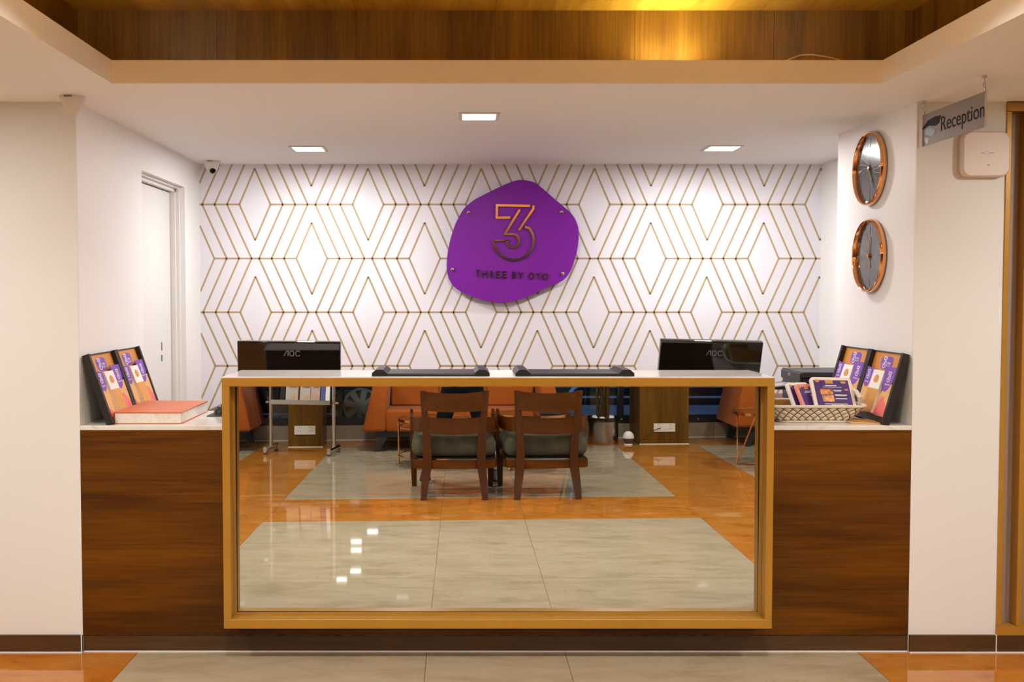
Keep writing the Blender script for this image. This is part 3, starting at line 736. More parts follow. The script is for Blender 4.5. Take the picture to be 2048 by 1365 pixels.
# ------------------------------------------------------------------ leaflet holders leaning on the side walls
def mini_three(m, cx, cy, h, z0, z1, M):
    k = h / 540.0
    three_logo(m, lambda a, b: (cx + (a - 815) * k, cy + (615 - b) * k), h * 0.075, z0, z1, M)
def holder(label, M, w, h, group, leaf_label):
    """M: origin at the bottom left of the face, x across, y up the lean, z out"""
    loc = M @ Vector((w / 2, 0, 0))
    t = thing('leaflet_holder', label, 'leaflet holder', loc, 0, group)
    MB().box(0, w, 0, h, -0.006, 0.0, 0, 1, M).build('back_board', dark_card, t, True)
    m = MB(); e = 0.020
    m.box(0, e, 0, h, 0, 0.022, 0, 1, M); m.box(w - e, w, 0, h, 0, 0.022, 0, 1, M)
    m.box(e, w - e, 0, 0.026, 0, 0.022, 0, 1, M); m.box(e, w - e, h - 0.005, h, 0, 0.006, 0, 1, M)
    m.build('frame', dark_card, t, True)
    pw = w - 2 * e
    def U(u, v): return e + u * pw, 0.026 + v * (h - 0.031)
    po = MB().box(e, w - e, 0.026, h - 0.005, 0.0, 0.001, 0, 1, M).build('poster', orange_print, t, True)
    c = U(0.48, 0.84)
    bl = [(-.19, .06), (-.15, .085), (.0, .10), (.15, .09), (.19, .04), (.175, -.05), (.12, -.10), (-.08, -.105), (-.16, -.08), (-.19, -.02)]
    MB().prism([(c[0] + x * pw, c[1] + y * h * 0.95) for x, y in catmull(bl, 4)][::-1], 0.001, 0.0018, M).build('logo_patch', purple_print, po)
    m = MB(); mini_three(m, c[0] - 0.07 * pw, c[1], 0.05, 0.0018, 0.0023, M)
    m.text('THREE', M @ Matrix.Translation((c[0] + 0.075 * pw, c[1] - 0.001, 0.0018)), 0.12 * pw, 0.009, 0.0005)
    m.text('BY OYO', M @ Matrix.Translation((c[0] + 0.075 * pw, c[1] - 0.015, 0.0018)), 0.12 * pw, 0.009, 0.0005)
    m.build('logo_print', white_print, po)
    # pocket front with a V cut, standing proud
    z = 0.016
    def poly(uv): return [(U(*p)) for p in uv]
    pk = MB().prism(poly([(0, 0), (1, 0), (1, .52), (.80, .50), (.64, .30), (.30, .30), (.22, .50), (0, .52)]), z, z + 0.002, M).build('pocket', tan_print, t, True)
    fl = [(0, .74), (0, .48), (.06, .42), (.13, .40), (.20, .44), (.24, .56), (.25, .71)]
    MB().prism(poly(fl), z, z + 0.0026, M).build('purple_flap', purple_print, pk)
    fr = [(1, .78), (.62, .78), (.66, .60), (.66, .46), (.72, .40), (.80, .38), (.88, .43), (.94, .52), (1, .58)]
    MB().prism(poly(fr[::-1]), z, z + 0.0026, M).build('purple_flap', purple_print, pk)
    m = MB()
    c2 = U(0.82, 0.62); mini_three(m, c2[0], c2[1], 0.045, z + 0.0026, z + 0.0031, M)
    m.text('THREE BY OYO', M @ Matrix.Translation((c2[0], c2[1] - 0.033, z + 0.0026)), 0.17 * pw, 0.007, 0.0005)
    m.build('flap_print', white_print, pk); m = MB()
    c3 = U(0.11, 0.61); mini_three(m, c3[0], c3[1], 0.042, z + 0.0026, z + 0.0031, M)
    m.text('THREE', M @ Matrix.Translation((c3[0], c3[1] - 0.034, z + 0.0026)), 0.14 * pw, 0.006, 0.0005)
    m.build('flap_print', white_print, pk)
    MB().prism(poly([(.60, 0), (1, 0), (1, .13), (.90, .22), (.82, .31), (.75, .30), (.70, .18)]), z, z + 0.0024, M).build('pink_patch', pink_print, pk)
    MB().prism(poly([(0, 0), (.26, 0), (.16, .06), (.06, .14), (0, .17)]), z, z + 0.0024, M).build('pink_patch', pink_print, pk)
    # the folded leaflets standing in the pocket
    lt = thing('leaflet', leaf_label, 'leaflet', M @ Vector((w / 2, 0.03, 0.02)), 0, 'folded leaflets in the holders')
    a = U(.28, .02); b2 = U(.64, .70)
    MB().hexa([tuple(M @ Vector(p)) for p in ((a[0], a[1], .019), (b2[0], a[1], .019), (b2[0], a[1], .031), (a[0], a[1], .031))],
              [tuple(M @ Vector(p)) for p in ((a[0], b2[1], .006), (b2[0], b2[1], .006), (b2[0], b2[1], .022), (a[0], b2[1], .022))]).build('pages', white_print, lt, True)
    def zf(v): return 0.031 + (0.022 - 0.031) * (v - .02) / .68
    v1 = .40
    q = [(.28, .02), (.64, .02), (.64, v1), (.28, v1)]
    MB().add([tuple(M @ Vector((*U(u, v), zf(v) + dz))) for dz in (0.0004, 0.0012) for u, v in q], [(3, 2, 1, 0), (4, 5, 6, 7), (0, 1, 5, 4), (1, 2, 6, 5), (2, 3, 7, 6), (3, 0, 4, 7)]).build('mustard_panel', mustard_print, lt, True)
    eg = [(0, .075), (.05, .05), (.07, 0), (.055, -.045), (0, -.06), (-.055, -.045), (-.07, 0), (-.05, .05)]
    eg = [(.46 + x * 1.1, .555 + y * .95) for x, y in catmull(eg, 3)]
    n_ = len(eg)
    MB().add([tuple(M @ Vector((*U(u, v), zf(v) + dz))) for dz in (0.0004, 0.0012) for u, v in eg], [tuple(range(n_ - 1, -1, -1)), tuple(range(n_, 2 * n_))] + [(i, (i + 1) % n_, n_ + (i + 1) % n_, n_ + i) for i in range(n_)]).build('egg_mark', mustard_print, lt, True)
HH = 0.307
GH = 'black leaflet holders on the low counters'
def lean(x_b, x_t, y, du, rise=0.2915): return basis((x_b, y, 0.9555), (0, du, 0), (x_t - x_b, 0, rise))
for y, lb, ll in [(4.272, 'black leaflet holder on the left counter, nearest the orange book front', 'white and mustard leaflet in the holder nearest the left wall corner'),
                  (4.618, 'black leaflet holder on the left counter, farther one half behind the orange book', 'white and mustard leaflet in the farther holder above the orange book')]:
    holder(lb, lean(-1.468, -1.566, y, 1), 0.342, HH, GH, ll)
for y, lb, ll in [(4.960, 'black leaflet holder on the right counter, farther one beside the printer', 'white and mustard leaflet in the right holder beside the printer'),
                  (4.612, 'black leaflet holder on the right counter, nearest the white pillar corner', 'white and mustard leaflet in the right holder nearest the pillar corner')]:
    holder(lb, lean(1.795, 1.876, y, -1, 0.296), 0.345, HH, GH, ll)

# loose leaflets lying under the right holder
t = thing('loose_leaflet', 'loose mustard leaflets lying between the basket and the right holder', 'leaflet', (1.715, 4.37, 0.9553))
MB().prism([(-0.075, 0.06), (-0.055, -0.05), (0.055, -0.085), (0.075, -0.07), (0.06, 0.05)], 0, 0.003).build('sheet', mustard_print, t)
MB().hexa([(-0.07, 0.05, 0.003), (-0.05, -0.045, 0.003), (0.06, -0.075, 0.003), (0.05, 0.055, 0.003)], [(-0.07, 0.05, 0.010), (-0.05, -0.045, 0.007), (0.06, -0.075, 0.004), (0.05, 0.055, 0.008)]).build('sheet', white_print, t)
MB().hexa([(-0.06, 0.045, 0.0105), (-0.045, -0.05, 0.0085), (0.068, -0.075, 0.005), (0.05, 0.05, 0.009)], [(-0.06, 0.045, 0.0115), (-0.045, -0.05, 0.0095), (0.068, -0.075, 0.006), (0.05, 0.05, 0.010)]).build('sheet', mustard_print, t)

# ------------------------------------------------------------------ basket with menus
bk = thing('woven_basket', 'white and gold woven basket with looped handles on the right counter', 'basket', (1.53, 4.465, 0.9555))
BX0, BX1, BY0, BY1, BH = -0.158, 0.140, -0.115, 0.115, 0.072
TX0, TX1, TY0, TY1 = -0.212, 0.205, -0.150, 0.150
def ring(z):
    k = z / BH
    return (BX0 + (TX0 - BX0) * k, BX1 + (TX1 - BX1) * k, BY0 + (TY0 - BY0) * k, BY1 + (TY1 - BY1) * k)
def loop(z, r, off=0.0, n=5):
    x0, x1, y0, y1 = ring(z)
    return [(x, y, z) for x, y in rrect(x1 - x0 + 2 * off, y1 - y0 + 2 * off, r, n, (x0 + x1) / 2, (y0 + y1) / 2)]
m = MB(); L = [loop(0, 0.04, -0.002), loop(BH, 0.05, -0.002), loop(BH, 0.05, -0.006), loop(0.004, 0.04, -0.006)]
n_ = len(L[0]); v = [p for q in L for p in q]; f = []
for i in range(3):
    for k in range(n_): f.append((i * n_ + k, i * n_ + (k + 1) % n_, (i + 1) * n_ + (k + 1) % n_, (i + 1) * n_ + k))
f.append(tuple(range(n_ - 1, -1, -1))); f.append(tuple(3 * n_ + k for k in range(n_)))
m.add(v, f); m.build('liner', basket_gold, bk, smooth=30)
MB().tube(loop(BH, 0.05) + loop(BH, 0.05)[:1], 0.0065, 8, None, False).build('rim', basket_white, bk, smooth=True)
MB().tube([(x, y, 0.005) for x, y, z in loop(0.0, 0.04) + loop(0.0, 0.04)[:1]], 0.005, 8, None, False).build('foot_ring', basket_white, bk, smooth=True)
# lozenge weave over the liner
m = MB()
def wall_pt(s_, z):
    lp = [Vector(p) for p in loop(z, 0.04 + 0.01 * z / BH)]; lp.append(lp[0])
    tot = sum((lp[i + 1] - lp[i]).length for i in range(len(lp) - 1)); d = (s_ % 1.0) * tot
    for i in range(len(lp) - 1):
        l = (lp[i + 1] - lp[i]).length
        if d <= l and l > 1e-9:
            p = lp[i].lerp(lp[i + 1], d / l); tn = (lp[i + 1] - lp[i]).normalized(); return p, Vector((tn.y, -tn.x, 0))
        d -= l
    return lp[0], Vector((1, 0, 0))
NC, NR = 34, 4
for r_ in range(NR):
    for c_ in range(NC):
        s0 = (c_ + (0.5 if r_ % 2 else 0)) / NC; zc = 0.011 + (r_ + 0.5) * (BH - 0.016) / NR
        hz = (BH - 0.016) / NR * 0.78; hs = 0.43 / NC
        rim4 = [(s0 - hs, zc), (s0, zc - hz), (s0 + hs, zc), (s0, zc + hz)]
        vv = []
        for s_, z in rim4:
            p, nn = wall_pt(s_, max(0.004, min(BH - 0.003, z))); vv.append(p + nn * 0.0005)
        p, nn = wall_pt(s0, zc); vv.append(p + nn * 0.0045)
        m.add(vv, [(0, 1, 4), (1, 2, 4), (2, 3, 4), (3, 0, 4)])
m.build('weave', basket_white, bk, kind='stuff')
for s in (-1, 1):
    xx = TX1 - 0.01 if s > 0 else TX0 + 0.01
    MB().tube([(xx + s * 0.010, -0.055, BH), (xx + s * 0.006, -0.060, BH + 0.030), (xx - s * 0.000, -0.035, BH + 0.052), (xx - s * 0.002, 0, BH + 0.056), (xx - s * 0.000, 0.035, BH + 0.052), (xx + s * 0.006, 0.060, BH + 0.030), (xx + s * 0.010, 0.055, BH)], [0.012, 0.011, 0.010, 0.010, 0.010, 0.011, 0.012], 8).build('handle', basket_white, bk, smooth=True)
def menu(label, bl, u, v, w, h, frame, rich):
    M = basis(bl, u, v)
    t = thing('menu_card', label, 'menu', bl, 0, 'framed menus in the basket')
    MB().prism(rrect(w, h, 0.016, 5, w / 2, h / 2), 0, 0.012, M).build('frame', frame, t, True)
    e = 0.014
    sh = MB().box(e, w - e, e, h - e, 0.0118, 0.0126, 0, 1, M).build('sheet', menu_purple, t, True)
    m = MB()
    def bar(x, y, l, hh): m.box(x * w, (x + l) * w, y * h - hh / 2, y * h + hh / 2, 0.0126, 0.0130, 0, 1, M)
    bar(.34, .73, .28, .004); bar(.52, .58, .20, .0035); bar(.53, .43, .30, .0035); bar(.53, .31, .28, .0035); bar(.25, .14, .55, .0025); bar(.40, .105, .30, .0025)
    bar(.28, .68, .46, .0016); bar(.54, .545, .16, .0016); bar(.55, .40, .24, .0016)
    m.build('text_rows', white_print, sh)
    m = MB()
    m.box(.36 * w, .55 * w, .80 * h, .91 * h, .0126, .013, 0, 1, M); m.prism([(x * w, y * h) for x, y in ((.11, .92), (.23, .92), (.22, .86), (.17, .83), (.12, .86))], .0126, .013, M); m.prism([(x * w, y * h) for x, y in ((.72, .86), (.76, .80), (.84, .80), (.87, .86), (.80, .88))], .0126, .013, M)
    m.build('gold_motifs', orange_print, sh)
    if rich:
        MB().box(.20 * w, .50 * w, .44 * h, .62 * h, .0126, .0131, 0, 1, M).build('food_picture', flat('food_picture_a', (0.55, 0.22, 0.06), 0.4, var=0.7, vscale=70), sh)
        MB().box(.22 * w, .50 * w, .21 * h, .42 * h, .0126, .0131, 0, 1, M).build('food_picture', flat('food_picture_b', (0.62, 0.30, 0.12), 0.4, var=0.6, vscale=60), sh)
        MB().prism([(.84 * w + .05 * w * math.cos(a * PI / 6), .60 * h + .028 * h * math.sin(a * PI / 6)) for a in range(12)], .0126, .0131, M).build('pink_badge', pink_print, sh)
menu('large cream framed purple menu leaning at the front of the basket', (1.536, 4.405, 1.006), (1, 0.04, -0.02), (-0.42, 0.50, 0.80), 0.182, 0.152, cream_frame, True)
menu('pink framed purple menu in the middle of the basket', (1.490, 4.41, 0.990), (1, 0.35, -0.01), (-0.30, 0.45, 0.80), 0.115, 0.135, pink_frame, False)
menu('white framed purple menu at the left end of the basket', (1.458, 4.44, 0.990), (1, 0.35, -0.01), (-0.28, 0.42, 0.80), 0.115, 0.137, white_print, False)

# ------------------------------------------------------------------ printer
pr = thing('printer', 'black desktop printer with open paper tray behind the basket', 'printer', (1.92, 5.36, 0.9455))
px0, px1, py0, py1 = 1.752, 2.12, 5.20, 5.53
MB().box(px0, px1, py0, py1, 0.9455, 1.075, 0.004).build('body', black_plastic, pr, True)
MB().box(px0 - 0.004, px1, py0 - 0.004, py1, 1.077, 1.107, 0.005, 2).build('scanner_lid', flat('charcoal_plastic', (0.022, 0.020, 0.019), 0.45), pr, True)
MB().box(px0 - 0.012, px0, py0 + 0.01, py1 - 0.01, 1.055, 1.100, 0.003).build('control_panel', flat('charcoal_plastic', (0, 0, 0)), pr, True)
MB().box(px0 - 0.013, px0 - 0.0115, py1 - 0.17, py1 - 0.13, 1.075, 1.092).build('maker_badge', grey_print, pr, True)
tr = MB().hexa([(px0 - 0.125, py0 + 0.05, 1.013), (px0, py0 + 0.05, 1.013), (px0, py1 - 0.05, 1.013), (px0 - 0.125, py1 - 0.05, 1.013)], [(px0 - 0.125, py0 + 0.05, 1.026), (px0, py0 + 0.05, 1.038), (px0, py1 - 0.05, 1.038), (px0 - 0.125, py1 - 0.05, 1.026)]).build('output_tray', black_plastic, pr, True)
MB().hexa([(px0 - 0.11, py0 + 0.08, 1.0275), (px0, py0 + 0.07, 1.0385), (px0, py1 - 0.10, 1.0385), (px0 - 0.11, py1 - 0.09, 1.0275)], [(px0 - 0.11, py0 + 0.08, 1.029), (px0, py0 + 0.07, 1.040), (px0, py1 - 0.10, 1.040), (px0 - 0.11, py1 - 0.09, 1.029)]).build('printed_sheet', flat('printed_sheet', (0.26, 0.23, 0.23), 0.5, var=0.8, vscale=40), tr)
MB().box(px0 + 0.06, px1 - 0.03, py0 - 0.003, py0 + 0.001, 0.985, 1.06).build('side_panel', black_gloss, pr, True)

# ------------------------------------------------------------------ wall clocks on the right pillar
def clock(label, y, z, hands, hour_label=None):
    M = basis((XR, y, z), (0, -1, 0), (0, 0, 1))
    t = thing('wall_clock', label, 'clock', (XR, y, z - 0.168), 0, 'round copper clocks on the right pillar')
    MB().lathe([(0.150, 0.0), (0.166, 0.004), (0.1685, 0.014), (0.167, 0.026), (0.163, 0.031), (0.158, 0.028), (0.157, 0.012)], 64, M, False).build('bezel', copper, t, True, smooth=60)
    fc = MB().lathe([(0, 0.0005), (0.158, 0.0005), (0.158, 0.012), (0, 0.012)], 48, M).build('face', clock_face, t, True)
    m = MB()
    for k in range(24):
        a = 2 * PI * k / 24 + 0.1; r0, r1 = 0.02, 0.148
        pts = [(r * math.cos(a + 0.25 * (r / 0.148) ** 2), r * math.sin(a + 0.25 * (r / 0.148) ** 2)) for r in (r0, 0.05, 0.08, 0.115, r1)]
        m.stroke(pts, 0.0009, 0.012, 0.0123, M)
    m.build('face_lines', clock_mark, fc)
    for k in range(4):
        a = PI / 2 * k
        MB().stroke([(0.098 * math.cos(a), 0.098 * math.sin(a)), (0.142 * math.cos(a), 0.142 * math.sin(a))], 0.0035, 0.012, 0.0132, M).build('hour_mark', clock_mark, fc)
    for nme, ang, ln, w, mt, z0 in hands:
        a = R(90 - ang)
        MB().stroke([(-0.02 * math.cos(a), -0.02 * math.sin(a)), (ln * math.cos(a), ln * math.sin(a))], w, z0, z0 + 0.0012, M).build(nme, mt, t, True)
    MB().lathe([(0.008, 0.012), (0.008, 0.021), (0, 0.022)], 16, M).build('hub', copper, t, True)
clock('upper round clock with copper rim and smoked face on the right pillar', 4.70, 2.075, [('hour_hand', 150, 0.075, 0.005, black_plastic, 0.014), ('minute_hand', 158, 0.098, 0.0035, copper, 0.0165), ('second_hand', 330, 0.05, 0.002, copper, 0.019)])
clock('lower round clock with copper rim and smoked face on the right pillar', 4.688, 1.678, [('hour_hand', 172, 0.055, 0.005, copper, 0.014), ('minute_hand', 2, 0.085, 0.003, copper, 0.0165), ('second_hand', 332, 0.12, 0.0018, copper, 0.019)])

# ------------------------------------------------------------------ hanging reception sign
SX = 1.903
t = thing('hanging_sign', 'grey metal Reception sign hanging from the ceiling before the pillar', 'sign', (SX, 3.98, ZC))
Mh = basis((SX, 4.236, 2.108), (0, -1, 0), (0, 0, 1))
SL, SH = 0.508, 0.128
MB().box(0, SL, 0, SH, -0.004, 0, 0, 1, Mh).build('plate', sign_steel, t, True)
MB().text('Reception', Mh @ Matrix.Translation((0.332, 0.056, 0.0)), 0.335, 0.074, 0.001).build('lettering', sign_dark, t, True)
for pts_, mt in [([(0.004, 0.074), (0.05, 0.098), (0.11, 0.104), (0.165, 0.100), (0.145, 0.072), (0.12, 0.066), (0.06, 0.076), (0.004, 0.068)], sign_dark),
                 ([(0.004, 0.064), (0.05, 0.068), (0.09, 0.062), (0.122, 0.052), (0.105, 0.034), (0.085, 0.030), (0.045, 0.042), (0.004, 0.046)], grey_print),
                 ([(0.004, 0.040), (0.035, 0.033), (0.066, 0.022), (0.058, 0.008), (0.046, 0.006), (0.02, 0.016), (0.004, 0.024)], grey_print)]:
    MB().prism(pts_[::-1], 0, 0.001, Mh).build('leaf_mark', mt, t, True)
for yy in (3.742, 4.226):
    zt = 2.236
    MB().lathe([(0.009, -0.010), (0.009, 0.0), (0.0, 0.0)], 12, Matrix.Translation((SX, yy, ZC))).build('ceiling_hook', chrome, t, True)
    m = MB(); m.tube([(SX, yy, ZC - 0.008), (SX, yy, ZC - 0.018)], 0.003, 6)
    rg = [(SX + 0.0, yy + 0.007 * math.cos(a * PI / 6), (zt + ZC - 0.018) / 2 + (ZC - 0.018 - zt) / 2 * 1.02 * math.sin(a * PI / 6)) for a in range(13)]
    m.tube(rg, 0.0025, 6, None, False); m.build('chain_link', chrome, t, True, smooth=True)
MB().box(SX - 0.003, SX + 0.003, 3.727, 3.731, 2.107, 2.238).build('bright_edge', chrome, t, True)

# ------------------------------------------------------------------ wireless access point
t = thing('access_point', 'rounded white wireless access point on the pillar under the Reception sign', 'access point', (2.155, Y0, 1.98))
Ma = basis((2.155, Y0, 2.075), (1, 0.0, 0.005), (0, 0, 1))
m = MB(); v = []; f = []
prof = [(0.172, 0.0), (0.196, 0.010), (0.200, 0.024), (0.197, 0.036), (0.186, 0.043)]
rings = [[(x, y, z) for x, y in rrect(w * 0.985, w * 0.93, w * 0.17, 7)] for w, z in prof]; n_ = len(rings[0])
for r_ in rings: v += r_
for i in range(len(rings) - 1):
    for k in range(n_): f.append((i * n_ + k, i * n_ + (k + 1) % n_, (i + 1) * n_ + (k + 1) % n_, (i + 1) * n_ + k))
f += [tuple(range(n_ - 1, -1, -1)), tuple((len(rings) - 1) * n_ + k for k in range(n_))]
m.add(v, f, Ma); m.build('shell', ap_plastic, t, True, smooth=35)
m = MB(); m.stroke([(x + 0.001, y) for x, y in arc(0, 0.003, 0.007, 0, 340, 14)], 0.0012, 0.043, 0.0434, Ma)
m.box(-0.022, -0.009, 0.001, 0.005, 0.043, 0.0434, 0, 1, Ma); m.box(0.011, 0.030, 0.001, 0.005, 0.043, 0.0434, 0, 1, Ma)
m.build('faint_mark', flat('faint_mark_grey', (0.42, 0.36, 0.32), 0.5), t, True)
MB().box(0.003, 0.012, -0.047, -0.043, 0.043, 0.0436, 0, 1, Ma).build('status_light', flat('dull_red', (0.20, 0.04, 0.025), 0.4), t, True)
o = MB().tube([(2.082, 4.248, 2.225), (2.10, 4.244, 2.215), (2.113, 4.243, 2.195), (2.105, 4.245, 2.165)], 0.0018, 6).build('thin_cable', flat('grey_cable', (0.30, 0.24, 0.18), 0.6), None, smooth=True)
tag(o, 'thin grey cable running into the access point behind the hanging sign', 'cable')

# ------------------------------------------------------------------ dome cameras
def dome(label, x, y, aim):
    t = thing('dome_camera', label, 'camera', (x, y, ZC), 0, 'white ceiling dome cameras')
    MB().lathe([(0.049, 0.0), (0.050, -0.004), (0.049, -0.011), (0.046, -0.014), (0.0, -0.014)][::-1], 32).build('base_ring', white_plastic, t, smooth=40)
    MB().lathe([(0.0, -0.076), (0.012, -0.074), (0.023, -0.066), (0.033, -0.050), (0.041, -0.030), (0.046, -0.0142)], 32).build('housing', white_plastic, t, smooth=True)
    d = Vector(aim).normalized(); c = Vector((0, 0, -0.040)) + d * 0.036
    u = d.cross(Vector((0, 0, 1))).normalized(); M = basis(c, u, d.cross(u))
    if (M.to_3x3() @ Vector((0, 0, 1))).dot(d) < 0: M = basis(c, -u, d.cross(u))
    MB().lathe([(0.022, -0.01), (0.022, 0.006), (0.019, 0.009), (0.0185, 0.004)], 24, M, False).build('lens_collar', white_plastic, t, smooth=40)
    MB().lathe([(0.0, 0.0), (0.0187, 0.0), (0.0187, 0.003), (0.010, 0.005), (0.009, 0.002), (0, 0.002)], 24, M).build('lens', black_gloss, t)
    MB().box(-0.016, 0.016, -0.0505, -0.049, -0.010, -0.004).build('maker_strip', grey_print, t)
dome('white dome camera on the ceiling at the front left wall corner', -1.545, 4.137, (-0.95, 0.05, -0.35))
dome('white dome camera on the ceiling in the corner by the wallpaper', -1.462, 6.11, (0.30, -0.80, -0.55))

# ================================================================== lobby behind the viewer, seen in the mirror
# wood veneered columns
def column(label, x0, x1, yf, depth):
    t = thing('column', label, 'column', ((x0 + x1) / 2, yf, 0), AW * 0.7)
    w = (x1 - x0) / 2
    MB().box(-w, w, -depth, 0, 0.006, ZC - 0.002, 0.002).build('veneer_case', col_wood, t)
    MB().box(-w - 0.002, w + 0.002, -0.01, 0.003, 0, 0.008).build('floor_bead', socket_plastic, t)
    return t, w
def socket(label, x, y, z, w, h, rz):
    t = thing('socket_plate', label, 'socket', (x, y, z), rz, 'white socket plates on the columns')
    MB().box(-w / 2, w / 2, 0.0, 0.010, 0, h, 0.002).build('plate', socket_plastic, t)
    for s in (-1, 1):
        m = MB()
        for dx, dz in ((0, 0.030), (-0.012, -0.008), (0.012, -0.008)): m.box(s * w * 0.27 + dx - 0.003, s * w * 0.27 + dx + 0.003, 0.0098, 0.0106, h / 2 + dz - 0.007, h / 2 + dz + 0.007)
        m.build('socket_holes', grey_print, t)
    for s in (-1, 1): MB().box(s * 0.024 - 0.016, s * 0.024 + 0.016, 0.010, 0.0125, h * 0.25, h * 0.75, 0.001).build('rocker_switch', socket_plastic, t)
column('veneered column behind the newspaper rack', -1.826, -1.465, -2.385, 0.66)
column('veneered column between the potted plant and the right sofa', 1.937, 2.475, -2.65, 0.52)
socket('white socket plate on the column behind the newspaper rack', -1.65, -2.384, 0.135, 0.222, 0.092, AW * 0.7)
socket('white socket plate with a plugged cord on the column beside the plant', 2.207, -2.649, 0.135, 0.235, 0.092, AW * 0.7)

# sofas
def make_sofa():
    t = thing('sofa', '', 'sofa')
    W = 1.035; D = 0.84                      # front face at y = 0, back at y = -D
    MB().box(-0.80, 0.80, -D + 0.02, -0.006, 0.205, 0.425, 0.025, 3).build('seat', sofa_fabric, t, smooth=40)
    for s in (-1, 1):
        b_ = [(s * 1.045, 0.0), (s * 0.800, 0.0), (s * 0.800, -D), (s * 1.045, -D)]
        t_ = [(s * 0.935, -0.05), (s * 0.775, -0.05), (s * 0.775, -D), (s * 0.935, -D)]
        if s > 0: b_.reverse(); t_.reverse()
        MB().hexa([(x, y, 0.205) for x, y in b_], [(x, y, 0.685) for x, y in t_], 0.032, 3).build('arm', sofa_fabric, t, smooth=40)
    for k in range(3):
        a = -0.775 + k * 0.5167; c = a + 0.5147
        MB().hexa([(a, -D + 0.02, 0.427), (c, -D + 0.02, 0.427), (c, -0.53, 0.427), (a, -0.53, 0.427)], [(a, -D, 0.80), (c, -D, 0.80), (c, -0.66, 0.80), (a, -0.66, 0.80)], 0.022, 3).build('back_cushion', sofa_fabric, t, smooth=40)
    MB().box(-0.92, 0.92, -D + 0.06, -0.07, 0.145, 0.206).build('plinth', black_plastic, t)
    for sx in (-1, 1):
        for yy in (-0.02, -D + 0.10):
            x0 = 0.90; q0 = [(sx * (x0 + 0.03), yy), (sx * (x0 - 0.03), yy), (sx * (x0 - 0.03), yy - 0.06), (sx * (x0 + 0.03), yy - 0.06)]
            q1 = [(sx * (x0 - 0.02), yy - 0.01), (sx * (x0 - 0.11), yy - 0.01), (sx * (x0 - 0.11), yy - 0.08), (sx * (x0 - 0.02), yy - 0.08)]
            if sx > 0: q0.reverse(); q1.reverse()
            MB().hexa([(x, y, 0) for x, y in q0], [(x, y, 0.15) for x, y in q1]).build('leg', black_plastic, t)
    return t
sofa = make_sofa()
sofa['label'] = 'orange three seat sofa facing the desk behind the two wooden armchairs'; sofa['group'] = 'orange sofas along the window'
sofa.location = (0.035, -2.03, 0); sofa.rotation_euler.z = R(-1.0)
s2 = dup(sofa, 'orange sofa left of the newspaper rack, its end showing in the mirror'); s2.location = (-3.20, -2.02, 0); s2.rotation_euler.z = R(0)
s3 = dup(sofa, 'orange sofa right of the second column, behind a round copper table'); s3.location = (3.955, -2.44, 0); s3.rotation_euler.z = R(0)

